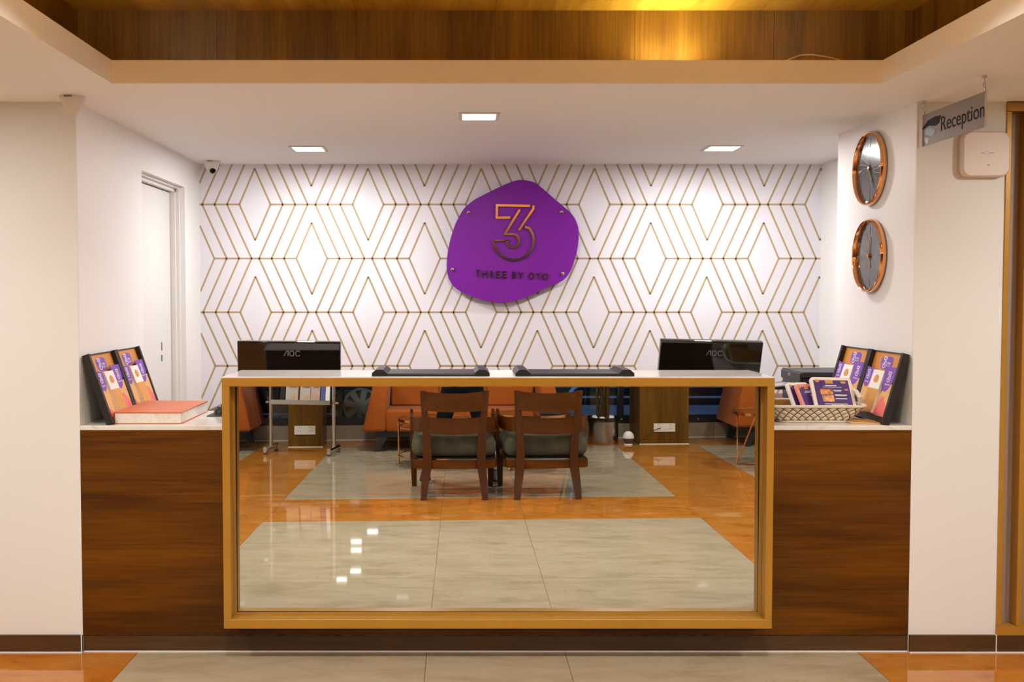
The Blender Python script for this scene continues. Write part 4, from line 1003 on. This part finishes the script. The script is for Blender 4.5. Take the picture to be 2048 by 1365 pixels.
# wooden armchairs
def make_chair():
    t = thing('armchair', '', 'chair')      # back towards +y
    def bow(x, y, k): return y + k * (1 - (x / 0.25) ** 2)
    for s in (-1, 1):
        # rear post sweeps from floor to top rail, drawn as stacked sections
        secs = [(0.235, 0.345, 0.0, 0.022, 0.021), (0.224, 0.315, 0.12, 0.029, 0.024), (0.210, 0.285, 0.24, 0.034, 0.027), (0.206, 0.280, 0.33, 0.032, 0.027), (0.213, 0.300, 0.50, 0.029, 0.023), (0.229, 0.335, 0.69, 0.024, 0.019), (0.243, 0.365, 0.835, 0.019, 0.015)]
        v = []; f = []
        for x, y, z, a, b in secs: v += [(s * x - a, y - b, z), (s * x + a, y - b, z), (s * x + a, y + b, z), (s * x - a, y + b, z)]
        for i in range(len(secs) - 1):
            for k in range(4): f.append((i * 4 + k, i * 4 + (k + 1) % 4, i * 4 + 4 + (k + 1) % 4, i * 4 + 4 + k))
        f += [(3, 2, 1, 0), tuple(len(v) - 4 + k for k in range(4))]
        MB().add(v, f).build('rear_post', chair_wood_v, t, smooth=25)
        MB().hexa([(s * 0.313 - 0.019, -0.315, 0), (s * 0.313 + 0.019, -0.315, 0), (s * 0.313 + 0.019, -0.277, 0), (s * 0.313 - 0.019, -0.277, 0)],
                  [(s * 0.318 - 0.026, -0.325, 0.235), (s * 0.318 + 0.026, -0.325, 0.235), (s * 0.318 + 0.026, -0.270, 0.235), (s * 0.318 - 0.026, -0.270, 0.235)], 0.003).build('front_leg', chair_wood_v, t)
        MB().hexa([(s * 0.332 - 0.014, -0.320, 0.235), (s * 0.332 + 0.014, -0.320, 0.235), (s * 0.332 + 0.014, -0.275, 0.235), (s * 0.332 - 0.014, -0.275, 0.235)],
                  [(s * 0.335 - 0.012, -0.315, 0.635), (s * 0.335 + 0.012, -0.315, 0.635), (s * 0.335 + 0.012, -0.285, 0.635), (s * 0.335 - 0.012, -0.285, 0.635)], 0.003).build('arm_post', chair_wood_v, t)
        # arm band curving from the post round to the front
        path = [(0.215, 0.305), (0.265, 0.285), (0.305, 0.235), (0.325, 0.16), (0.333, 0.05), (0.336, -0.10), (0.336, -0.30)]
        v = []; f = []
        for i, (x, y) in enumerate(path):
            z0 = 0.515; z1 = 0.630 - 0.004 * i
            nx, ny = (0.0, 1.0) if i == 0 else ((0.6, 0.8) if i == 1 else (0.95, 0.3) if i == 2 else (1.0, 0.0))
            v += [(s * (x - nx * 0.010), y - ny * 0.010, z0), (s * (x + nx * 0.010), y + ny * 0.010, z0), (s * (x + nx * 0.010), y + ny * 0.010, z1), (s * (x - nx * 0.010), y - ny * 0.010, z1)]
        for i in range(len(path) - 1):
            for k in range(4): f.append((i * 4 + k, i * 4 + (k + 1) % 4, i * 4 + 4 + (k + 1) % 4, i * 4 + 4 + k))
        f += [(3, 2, 1, 0), tuple(len(v) - 4 + k for k in range(4))]
        MB().add(v, f).build('arm_band', chair_wood, t, smooth=30)
        MB().box(s * 0.318 - 0.012, s * 0.318 + 0.012, -0.275, 0.20, 0.228, 0.292).build('seat_rail', chair_wood, t)
    def rail(name, hw, z0, z1, y0, yb, dip, th=0.011, n=12):
        v = []; f = []
        for i in range(n + 1):
            x = -hw + 2 * hw * i / n; k = 1 - (x / hw) ** 2
            y = y0 + yb * k; d = dip * k
            v += [(x, y - th, z0 - d * 0.6), (x, y + th, z0 - d * 0.6), (x, y + th + 0.008, z1 - d), (x, y - th + 0.008, z1 - d)]
        for i in range(n):
            for k in range(4): f.append((i * 4 + k, i * 4 + (k + 1) % 4, i * 4 + 4 + (k + 1) % 4, i * 4 + 4 + k))
        f += [(3, 2, 1, 0), tuple(len(v) - 4 + k for k in range(4))]
        MB().add(v, f).build(name, chair_wood, t, smooth=30)
    rail('top_rail', 0.235, 0.685, 0.832, 0.348, 0.035, 0.018)
    rail('middle_rail', 0.213, 0.505, 0.632, 0.312, 0.030, 0.010)
    rail('back_seat_rail', 0.31, 0.230, 0.296, 0.235, 0.055, 0.0, 0.013)
    MB().box(-0.30, 0.30, -0.318, -0.294, 0.228, 0.292).build('front_seat_rail', chair_wood, t)
    MB().box(-0.30, 0.30, -0.29, 0.22, 0.296, 0.308).build('seat_board', black_plastic, t)
    b = bmesh.new(); bmesh.ops.create_cube(b, size=1)
    for v_ in b.verts: v_.co = Vector((v_.co.x * 0.655, v_.co.y * 0.565 - 0.035, 0.392 + v_.co.z * 0.168))
    bmesh.ops.bevel(b, geom=list(b.edges), offset=0.07, segments=5, profile=0.5, affect='EDGES')
    for v_ in b.verts:
        v_.co.z += 0.020 * (1 - (v_.co.x / 0.33) ** 2) * (1 if v_.co.z > 0.39 else 0)
    MB().bm(b).build('seat_cushion', seat_velvet, t, smooth=60)
    return t
ch = make_chair(); ch['label'] = 'wooden armchair with grey seat, the left one, a person standing behind it'; ch['group'] = 'wooden armchairs seen from behind in the mirror'
ch.location = (-0.055, 0.328, 0); ch.rotation_euler.z = R(-2.0)
c2 = dup(ch, 'wooden armchair with grey seat, the right one nearer the potted plant'); c2.location = (0.655, 0.300, 0); c2.rotation_euler.z = R(-2.6)

# round copper wire tables
def wire_table(label, x, y, z, r, rot, legs):
    t = thing('coffee_table', label, 'table', (x, y, 0), R(rot), 'round copper legged coffee tables')
    MB().lathe([(0.0, z - 0.012), (r - 0.008, z - 0.012), (r - 0.008, z), (0.0, z)], 48).build('table_top', table_top_m, t)
    MB().lathe([(r - 0.008, z - 0.022), (r, z - 0.022), (r, z + 0.003), (r - 0.008, z + 0.003), (r - 0.008, z - 0.022)], 48, None, False).build('rim', copper, t, smooth=30)
    if legs == 'straight':
        for k in range(4):
            a = PI / 2 * k; MB().tube([(0.98 * r * math.cos(a), 0.98 * r * math.sin(a), 0), (0.98 * r * math.cos(a), 0.98 * r * math.sin(a), z - 0.022)], 0.009, 8).build('leg', copper, t)
        for zz in (0.09, z - 0.075):
            MB().tube([(0.98 * r * math.cos(2 * PI * k / 32), 0.98 * r * math.sin(2 * PI * k / 32), zz) for k in range(33)], 0.007, 6, None, False).build('ring', copper, t)
    else:
        for k in range(3):
            a = 2 * PI * k / 3; p = Vector((r * 0.95 * math.cos(a), r * 0.95 * math.sin(a), 0.008))
            for da in (-0.62, 0.62):
                q = Vector((r * 0.86 * math.cos(a + da), r * 0.86 * math.sin(a + da), z - 0.024))
                MB().tube([p, q], 0.007, 6).build('leg', copper, t)
            c = 2 * PI * (k + 1) / 3; MB().tube([p, (r * 0.95 * math.cos(c), r * 0.95 * math.sin(c), 0.008)], 0.006, 6).build('floor_bar', copper, t)
    return t
wire_table('low round copper table with straight legs before the left half of the sofa', -0.245, -1.20, 0.432, 0.345, 0, 'straight')
wire_table('round copper table with crossed wire legs behind the right armchair', 0.66, -1.03, 0.500, 0.36, 130, 'wire')
wire_table('round copper table with crossed wire legs before the right sofa', 2.935, -1.20, 0.497, 0.37, 170, 'wire')
o = MB().hexa([(0.73, -1.00, 0.503), (0.90, -1.0, 0.503), (0.90, -0.82, 0.503), (0.73, -0.82, 0.503)], [(0.73, -1.00, 0.512), (0.90, -1.0, 0.508), (0.90, -0.82, 0.508), (0.73, -0.82, 0.512)]).build('closed_folder', black_leather)
tag(o, 'thin black folder lying on the copper table behind the right armchair', 'folder')

# newspaper rack
nr = thing('newspaper_rack', 'chrome newspaper rack on casters before the left column', 'rack', (-1.608, -1.93, 0), R(10))
for s in (-1, 1):
    x = s * 0.333
    MB().tube([(x, 0, 0.05), (x, 0, 1.30)], 0.019, 12).build('upright', chrome, nr, smooth=True)
    f_ = MB().tube([(x, -0.17, 0.055), (x, 0.17, 0.055)], 0.022, 12).build('foot', chrome, nr, smooth=True)
    for yy in (-0.155, 0.155):
        MB().lathe([(0.0, -0.016), (0.021, -0.016), (0.021, 0.016), (0, 0.016)], 14, basis((x, yy, 0.021), (0, 1, 0), (0, 0, 1))).build('caster', steel, f_)
    MB().tube([(x + s * 0.014, 0, 0.515), (x + s * 0.05, 0, 0.515)], [0.008, 0.014], 10).build('knob', chrome, nr)
for z, nm in ((0.50, 'lower_shelf'), (0.93, 'upper_shelf')):
    MB().box(-0.31, 0.31, -0.09, 0.07, z, z + 0.012).build(nm, chrome, nr)
    MB().box(-0.31, 0.31, 0.062, 0.070, z + 0.012, z + 0.045).build('front_lip', chrome, nr)
MB().tube([(-0.325, 0, 1.30), (0.325, 0, 1.30)], 0.0145, 12).build('top_bar', chrome, nr)
Mr = Matrix.Translation((-1.608, -1.93, 0)) @ Matrix.Rotation(R(10), 4, 'Z')
for x0, x1, mt, h, lb in [(-0.290, -0.235, shirt_m, 0.36, 'dark magazine at the left end of the newspaper rack'), (-0.225, -0.175, black_plastic, 0.36, 'second dark magazine in the newspaper rack'),
                          (-0.165, -0.035, paper_print, 0.38, 'folded cream newspaper in the rack with faint headlines'), (-0.015, 0.095, paper_print, 0.33, 'folded cream newspaper in the rack beside the pink one'),
                          (0.10, 0.195, pink_paper, 0.38, 'folded pinkish newspaper in the rack'), (0.205, 0.25, blue_paper, 0.34, 'blue magazine in the newspaper rack'), (0.255, 0.298, white_print, 0.36, 'white magazine with an orange dot at the right end of the rack')]:
    t = thing('newspaper' if mt in (paper_print, pink_paper) else 'magazine', lb, 'newspaper' if mt in (paper_print, pink_paper) else 'magazine', Mr @ Vector(((x0 + x1) / 2, 0.03, 0.513)), R(10), 'papers in the chrome rack')
    w = (x1 - x0) / 2
    MB().hexa([(-w, -0.015, 0), (w, -0.015, 0), (w, 0.012, 0), (-w, 0.012, 0)], [(-w, -0.075, h), (w, -0.075, h), (w, -0.055, h), (-w, -0.055, h)], 0.003).build('pages', mt, t)
    Mp = basis((0, 0.0125, 0.0), (-1, 0, 0), (0, -0.067, h))
    if mt in (paper_print, pink_paper):
        m = MB()
        for k in range(3): m.box(-w * 0.85, w * 0.85 * (0.5 + 0.5 * ((k * 7) % 3) / 2), 0.155 + 0.022 * k, 0.168 + 0.022 * k, 0, 0.0008, 0, 1, Mp)
        m.build('headline', grey_print, t)
        MB().box(-w * 0.6, -w * 0.1, 0.05, 0.075, 0, 0.0008, 0, 1, Mp).build('picture', mustard_print, t)
    elif mt is white_print:
        MB().prism([(0.010 * math.cos(a * PI / 6), 0.21 + 0.010 * math.sin(a * PI / 6)) for a in range(12)], 0, 0.001, Mp).build('orange_dot', pink_print, t)

# potted plant
pp = thing('potted_plant', 'tall potted plant with bare canes in a steel pot by the window', 'plant', (1.552, -2.745, 0))
MB().lathe([(0.0, 0.0), (0.168, 0.0), (0.170, 0.01), (0.170, 0.245), (0.166, 0.245), (0.160, 0.24), (0.160, 0.03), (0, 0.03)], 40).build('steel_pot', steel, pp, smooth=30)
MB().lathe([(0.160, 0.245), (0.178, 0.245), (0.181, 0.268), (0.178, 0.288), (0.160, 0.288), (0.160, 0.245)], 40, None, False).build('black_rim', black_gloss, pp, smooth=30)
MB().lathe([(0, 0.03), (0.158, 0.03), (0.158, 0.262), (0.10, 0.270), (0, 0.274)], 24).build('soil', soil_m, pp)
rnd = random.Random(5)
for k in range(7):
    a = rnd.uniform(0, 6.28); r_ = rnd.uniform(0.06, 0.12)
    b = bmesh.new(); bmesh.ops.create_icosphere(b, subdivisions=2, radius=0.018 + rnd.uniform(0, 0.012))
    for v_ in b.verts: v_.co = Vector((v_.co.x * 1.3 + r_ * math.cos(a), v_.co.y + r_ * math.sin(a), v_.co.z * 0.7 + 0.282))
    MB().bm(b).build('pebble', white_plastic, pp, smooth=True)
canes = [((-0.055, 0.02), (-0.07, 0.0), 1.05), ((-0.018, 0.045), (-0.02, 0.05), 1.45), ((0.02, 0.0), (0.04, -0.02), 1.25), ((0.045, 0.035), (0.06, 0.03), 0.92)]
tops = []
for (x0, y0), (x1, y1), h in canes:
    pts_ = [(x0 + (x1 - x0) * k / 6 + 0.006 * math.sin(k * 2.1), y0 + (y1 - y0) * k / 6, 0.26 + (h - 0.26) * k / 6) for k in range(7)]
    MB().tube(pts_, [0.019, 0.018, 0.018, 0.017, 0.017, 0.016, 0.014], 8).build('cane', trunk_m, pp, smooth=True); tops.append(pts_[-1])
v = []; f = []
n_ = 7
for i in range(n_ + 1):
    s_ = i / n_; w = 0.019 * math.sin(PI * min(0.97, 0.12 + 0.85 * s_)); x = 0.42 * s_ * (1 - 0.35 * s_); z = 0.16 * s_ - 0.62 * s_ ** 2.2
    v += [(x, -w, z), (x, 0, z - 0.006), (x, w, z)]
for i in range(n_):
    for k in range(2): f.append((i * 3 + k, i * 3 + k + 1, i * 3 + k + 4, i * 3 + k + 3))
leaf0 = None
for tpnt in tops:
    for k in range(16):
        if leaf0 is None:
            ob = MB().add(v, f).build('leaf', leaf_m, pp, smooth=True); leaf0 = ob.data
            md = ob
        else: md = link('leaf', leaf0, pp)
        md.location = (tpnt[0], tpnt[1], tpnt[2] - 0.012 * (k % 8)); md.rotation_euler = (0, rnd.uniform(-0.35, 0.25), k * 2.4 + rnd.uniform(-0.3, 0.3)); sc_ = rnd.uniform(0.55, 0.84); md.scale = (sc_, sc_, sc_)

# small dome device on the floor with its cord
t = thing('dome_device', 'small white domed device standing on the floor beside the steel pot', 'lamp', (1.81, -2.60, 0))
MB().lathe([(0, 0), (0.046, 0), (0.046, 0.010), (0.040, 0.014), (0, 0.014)], 24).build('base', white_plastic, t, smooth=30)
MB().lathe([(0.036, 0.014), (0.052, 0.040), (0.059, 0.072), (0, 0.074)], 24).build('lower_bowl', flat('smoked_bowl', (0.10, 0.075, 0.045), 0.2), t, smooth=30)
MB().lathe([(0.061, 0.072), (0.061, 0.085), (0.055, 0.112), (0.040, 0.134), (0.020, 0.146), (0, 0.149)], 28).build('dome', white_plastic, t, smooth=60)
o = MB().tube([(1.86, -2.605, 0.008), (1.92, -2.58, 0.03), (2.0, -2.615, 0.09), (2.10, -2.625, 0.16), (2.17, -2.634, 0.18)], 0.003, 6).build('power_cord', black_plastic, None, smooth=True)
tag(o, 'thin black cord rising from the domed device to the column socket', 'cord')
o = MB().prism(catmull([(-0.05, 0.10), (0.0, 0.14), (0.05, 0.13), (0.06, 0.06), (0.02, 0.02), (0.07, -0.05), (0.05, -0.08), (0.0, -0.02), (-0.04, 0.0), (-0.07, 0.03)], 4), 0, 0.004, basis((1.30, ywin(1.30) - 0.035, 0.58), (-1, 0.074, 0), (0, 0, 1))).build('window_sticker', blue_m)
tag(o, 'bright blue sticker on the window glass beside the plant', 'sticker')

# ------------------------------------------------------------------ photographer standing behind the left armchair
def skin_mesh(verts, edges, radii, sub=2):
    me = bpy.data.meshes.new('tmp_body'); me.from_pydata(verts, edges, []); me.update()
    ob = bpy.data.objects.new('tmp_body', me); COL.objects.link(ob)
    ob.modifiers.new('s', 'SKIN')
    for i, r in enumerate(radii):
        sv = me.skin_vertices[0].data[i]; sv.radius = r if isinstance(r, tuple) else (r, r); sv.use_root = (i == 0)
    if sub: md = ob.modifiers.new('d', 'SUBSURF'); md.levels = sub; md.render_levels = sub
    dg = bpy.context.evaluated_depsgraph_get(); out_ = bpy.data.meshes.new_from_object(ob.evaluated_get(dg))
    bpy.data.objects.remove(ob); bpy.data.meshes.remove(me)
    return out_
person = thing('person', 'person in dark trousers and black shoes standing behind the left armchair', 'person', (0.0, -0.24, 0))
V, E_, Rr = [], [], []
def node(p, r, par=None):
    V.append(p); Rr.append(r)
    if par is not None: E_.append((par, len(V) - 1))
    return len(V) - 1
pel = node((0.02, -0.27, 0.86), (0.155, 0.115))
w1 = node((0.02, -0.275, 0.98), (0.145, 0.105), pel); ch1 = node((0.02, -0.28, 1.14), (0.16, 0.115), w1); ch2 = node((0.02, -0.285, 1.27), (0.155, 0.105), ch1)
nk = node((0.015, -0.27, 1.375), 0.052, ch2); hd0 = node((0.012, -0.255, 1.44), (0.060, 0.068), nk); hd1 = node((0.01, -0.25, 1.51), (0.072, 0.085), hd0); hd2 = node((0.01, -0.252, 1.585), (0.066, 0.080), hd1)
for s in (-1, 1):
    h_ = node((0.02 + s * 0.095, -0.27, 0.80), (0.092, 0.098), pel); k_ = node((0.01 + s * 0.165, -0.235, 0.46), (0.062, 0.066), h_)
    c_ = node((0.005 + s * 0.225, -0.255, 0.30), (0.055, 0.058), k_); a_ = node((0.0 + s * 0.275, -0.27, 0.095), (0.042, 0.045), c_)
    sh = node((0.02 + s * 0.165, -0.285, 1.29), 0.060, ch2); el = node((0.02 + s * 0.245, -0.165, 1.10), 0.042, sh); wr = node((0.01 + s * 0.125, -0.085, 1.36), 0.029, el); pa = node((0.01 + s * 0.085, -0.095, 1.445), (0.036, 0.022), wr)
body = skin_mesh(V, E_, Rr, 2)
bmB = bmesh.new(); bmB.from_mesh(body)
for s in (-1, 1):
    for k, (dx, ln) in enumerate(((-0.030, 0.050), (-0.010, 0.060), (0.010, 0.064), (0.030, 0.058))):
        base = Vector((0.01 + s * 0.080, -0.100 + 0.0, 1.44 + dx)); 
        pts_ = [base, base + Vector((-s * ln * 0.4, 0.018, 0.006)), base + Vector((-s * ln * 0.8, 0.014, 0.006)), base + Vector((-s * ln, -0.002, 0.004))]
        fm_ = skin_mesh([tuple(p) for p in pts_], [(0, 1), (1, 2), (2, 3)], [0.009, 0.009, 0.0085, 0.007], 1); bmB.from_mesh(fm_); bpy.data.meshes.remove(fm_)
    base = Vector((0.01 + s * 0.078, -0.115, 1.425)); pts_ = [base, base + Vector((-s * 0.018, -0.020, 0.015)), base + Vector((-s * 0.040, -0.022, 0.028))]
    fm_ = skin_mesh([tuple(p) for p in pts_], [(0, 1), (1, 2)], [0.011, 0.010, 0.008], 1); bmB.from_mesh(fm_); bpy.data.meshes.remove(fm_)
for c, r, sc_ in [((0.01, -0.165, 1.495), 0.013, (0.9, 1.3, 1.6))]:
    r_ = bmesh.ops.create_icosphere(bmB, subdivisions=2, radius=r)
    for v_ in r_['verts']: v_.co = Vector((v_.co.x * sc_[0] + c[0], v_.co.y * sc_[1] + c[1], v_.co.z * sc_[2] + c[2]))
for s in (-1, 1):
    r_ = bmesh.ops.create_icosphere(bmB, subdivisions=2, radius=0.022)
    for v_ in r_['verts']: v_.co = Vector((v_.co.x * 0.4 + 0.01 + s * 0.072, v_.co.y * 0.8 - 0.255, v_.co.z * 1.3 + 1.50))
bmB.to_mesh(body); bmB.free()
for m_ in (jeans, shirt_m, skin_m): body.materials.append(m_)
for p in body.polygons:
    c = p.center
    if c.z < 0.93: p.material_index = 0
    elif c.z > 1.385 and (abs(c.x) < 0.1 or c.y > -0.15): p.material_index = 2
    elif c.z > 1.34 and c.y > -0.13: p.material_index = 2
    else: p.material_index = 1
    p.use_smooth = True
link('body', body, person, True)
for s in (-1, 1):
    x = s * 0.29 - 0.005
    sh_ = MB()
    secs = [(-0.315, 0.030, 0.075), (-0.29, 0.040, 0.085), (-0.24, 0.042, 0.098), (-0.19, 0.044, 0.078), (-0.13, 0.049, 0.058), (-0.085, 0.042, 0.045), (-0.062, 0.022, 0.034)]
    v = []; f = []
    for y, w, z in secs: v += [(x - w, y, 0.017), (x + w, y, 0.017), (x + w * 0.92, y, z * 0.7), (x + w * 0.5, y, z), (x - w * 0.5, y, z), (x - w * 0.92, y, z * 0.7)]
    for i in range(len(secs) - 1):
        for k in range(6): f.append((i * 6 + k, i * 6 + (k + 1) % 6, i * 6 + 6 + (k + 1) % 6, i * 6 + 6 + k))
    f += [tuple(range(5, -1, -1)), tuple(len(v) - 6 + k for k in range(6))]
    so = sh_.add(v, f).build('shoe', shoe_m, person, True, smooth=50)
    out_ = catmull([(x - 0.034, -0.318), (x + 0.034, -0.318), (x + 0.045, -0.24), (x + 0.053, -0.13), (x + 0.044, -0.075), (x, -0.056), (x - 0.044, -0.075), (x - 0.053, -0.13), (x - 0.045, -0.24)], 4)
    MB().prism(out_, 0.0, 0.018, None).build('sole', sole_m, so)
b = bmesh.new(); bmesh.ops.create_uvsphere(b, u_segments=20, v_segments=12, radius=1)
for v_ in list(b.verts):
    v_.co = Vector((v_.co.x * 0.082 + 0.01, v_.co.y * 0.098 - 0.265, v_.co.z * 0.085 + 1.575))
bmesh.ops.delete(b, geom=[v_ for v_ in b.verts if v_.co.z < 1.535 and v_.co.y > -0.24], context='VERTS')
MB().bm(b).build('hair', hair_m, person, True, smooth=True)
MB().tube([(0.02 + 0.145 * math.cos(a * PI / 10), -0.273 + 0.108 * math.sin(a * PI / 10), 0.925) for a in range(21)], 0.014, 6, None, False).build('belt', black_leather, person, True)
hc = thing('photo_camera', 'black camera held up by the person behind the left armchair', 'camera', (0.01, -0.13, 1.43))
MB().box(-0.055, 0.075, -0.158, -0.112, 1.435, 1.525, 0.008, 2).build('body', black_plastic, hc, True)
MB().lathe([(0.036, 0), (0.036, 0.05), (0.030, 0.055), (0.030, 0.07), (0.026, 0.07), (0.026, 0.06), (0, 0.06)], 24, basis((0.01, -0.112, 1.475), (-1, 0, 0), (0, 0, 1))).build('lens', black_gloss, hc, True)

# ------------------------------------------------------------------ street beyond the glass
o = st(MB().box(-9, 9, -14, -3.75, -0.12, 0.03).build('floor_street', asphalt))
for k in range(8):
    o = MB().box(-4.9 + k * 1.25, -3.68 + k * 1.25, -6.6, -5.15, 0.03, 0.07, 0.006).build('paving_slab', paving_m)
    tag(o, 'pale paving slab, number %s from the left on the pavement outside the window' % ['one', 'two', 'three', 'four', 'five', 'six', 'seven', 'eight'][k], 'paving slab', 'paving slabs outside the window')
for z, y, lb in ((0.17, -6.9, 'lower dark step with a pale nosing across the street'), (0.30, -7.3, 'upper dark step with a pale nosing across the street')):
    t = thing('street_step', lb, 'step', (3.4, y - 0.2, -0.02), 0, 'steps across the street')
    MB().box(0.4, 6.4, y - 0.4, y, 0.03, z).build('riser', far_wall, t, True)
    MB().box(0.4, 6.4, y - 0.05, y + 0.006, z - 0.024, z + 0.004, 0.002).build('nosing', kerb_m, t, True)
o = st(MB().box(-9, 9, -10.2, -10.0, -0.02, 6.0).build('wall_facade', far_wall))

lamp_disc = emis('street_lamp_glow', (1.0, 0.93, 0.82), 26.0)
for x, z, lb in ((-1.893, 2.702, 'flat glowing lamp on the far facade, second from the bottom'), (-1.893, 2.86, 'flat glowing lamp on the far facade, middle of five'), (-1.596, 2.521, 'flat glowing lamp on the far facade, lowest of five'),
                 (-1.903, 3.235, 'flat glowing lamp on the far facade, second from the top'), (-2.156, 3.389, 'flat glowing lamp on the far facade, highest of five')):
    t = thing('facade_lamp', lb, 'lamp', (x, -10.0, z), 0, 'lamps on the facade across the street')
    Mf = basis((0, 0.0, 0), (-1, 0, 0), (0, 0, 1))
    MB().box(-0.12, 0.12, -0.05, 0.05, 0.0, 0.06, 0.01, 2, Mf).build('housing', black_metal, t)
    MB().box(-0.095, 0.095, -0.028, 0.028, 0.055, 0.07, 0.006, 2, Mf).build('diffuser', lamp_disc, t)
# parked car
car = thing('parked_car', 'dark parked car outside the window behind the sofa, grey wheel cover', 'car', (0.75, -4.45, 0))
prof = [(-2.35 + 0.42, 0.22), (-2.35 + 0.30, 0.42), (-1.98, 0.66), (-1.30, 0.84), (-0.75, 0.92), (-0.15, 1.36), (0.95, 1.42), (1.65, 1.02), (1.98, 0.95), (2.02, 0.45), (1.90, 0.22)]
prof = [(x + 0.02, z) for x, z in prof]
def arch(cx, n=10): return [(cx + 0.345 * math.cos(PI * k / n), 0.32 + 0.345 * math.sin(PI * k / n)) for k in range(n + 1)]
low = [(1.72, 0.22)] + arch(1.30) + [(0.90, 0.22), (-0.85, 0.22)] + arch(-1.26) + [(-1.68, 0.22)]
pts_ = prof + low[0:0] + [(1.66, 0.22)] + arch(1.30)[0:] + [(0.94, 0.22), (-0.90, 0.22)] + arch(-1.26) + [(-1.62, 0.22)]
MB().prism(pts_, -0.74, 0.74, basis((0.0, 0.0, 0), (1, 0, 0), (0, 0, 1))).build('body', car_paint, car)
for sy in (-1, 1):
    MB().prism([(-0.62, 0.95), (-0.12, 1.31), (0.36, 1.34), (0.36, 0.97)], -0.745, -0.738, basis((0, 0, 0), (1, 0, 0), (0, 0, 1)) @ Matrix.Scale(sy, 4, (0, 0, 1))).build('side_window', car_glass, car)
    MB().prism([(0.42, 0.97), (0.42, 1.34), (0.92, 1.36), (1.45, 1.02)], -0.745, -0.738, basis((0, 0, 0), (1, 0, 0), (0, 0, 1)) @ Matrix.Scale(sy, 4, (0, 0, 1))).build('side_window', car_glass, car)
    for cx in (-1.26 - 0.0, 1.30):
        M = basis((cx, sy * 0.64, 0.302), (-sy, 0, 0), (0, 0, 1))
        wl = MB().lathe([(0.215, -0.09), (0.28, -0.09), (0.302, -0.06), (0.302, 0.07), (0.285, 0.10), (0.215, 0.10)], 40, M, False).build('wheel', tyre_m, car, smooth=40)
        MB().lathe([(0, 0.05), (0.216, 0.05), (0.216, -0.05), (0, -0.05)], 32, M).build('wheel_well_disc', tyre_m, wl)
        m = MB(); m.lathe([(0.185, 0.085), (0.215, 0.095), (0.217, 0.105), (0.19, 0.10)], 40, M, False); m.lathe([(0, 0.105), (0.05, 0.102), (0.058, 0.085), (0, 0.085)], 20, M)
        for k in range(8):
            a = 2 * PI * k / 8 + 0.2; ca, sa = math.cos(a), math.sin(a)
            m.prism([(0.045 * ca - 0.024 * sa, 0.045 * sa + 0.024 * ca), (0.045 * ca + 0.024 * sa, 0.045 * sa - 0.024 * ca), (0.190 * ca + 0.038 * sa, 0.190 * sa - 0.038 * ca), (0.190 * ca - 0.038 * sa, 0.190 * sa + 0.038 * ca)], 0.085, 0.098, M)
        m.build('wheel_cover', hub_m, wl)
MB().box(-1.97, -1.90, -0.6, 0.6, 0.55, 0.66).build('headlight', chrome, car)
car.location = (-2.425, -4.26, 0.03); car.rotation_euler.z = PI
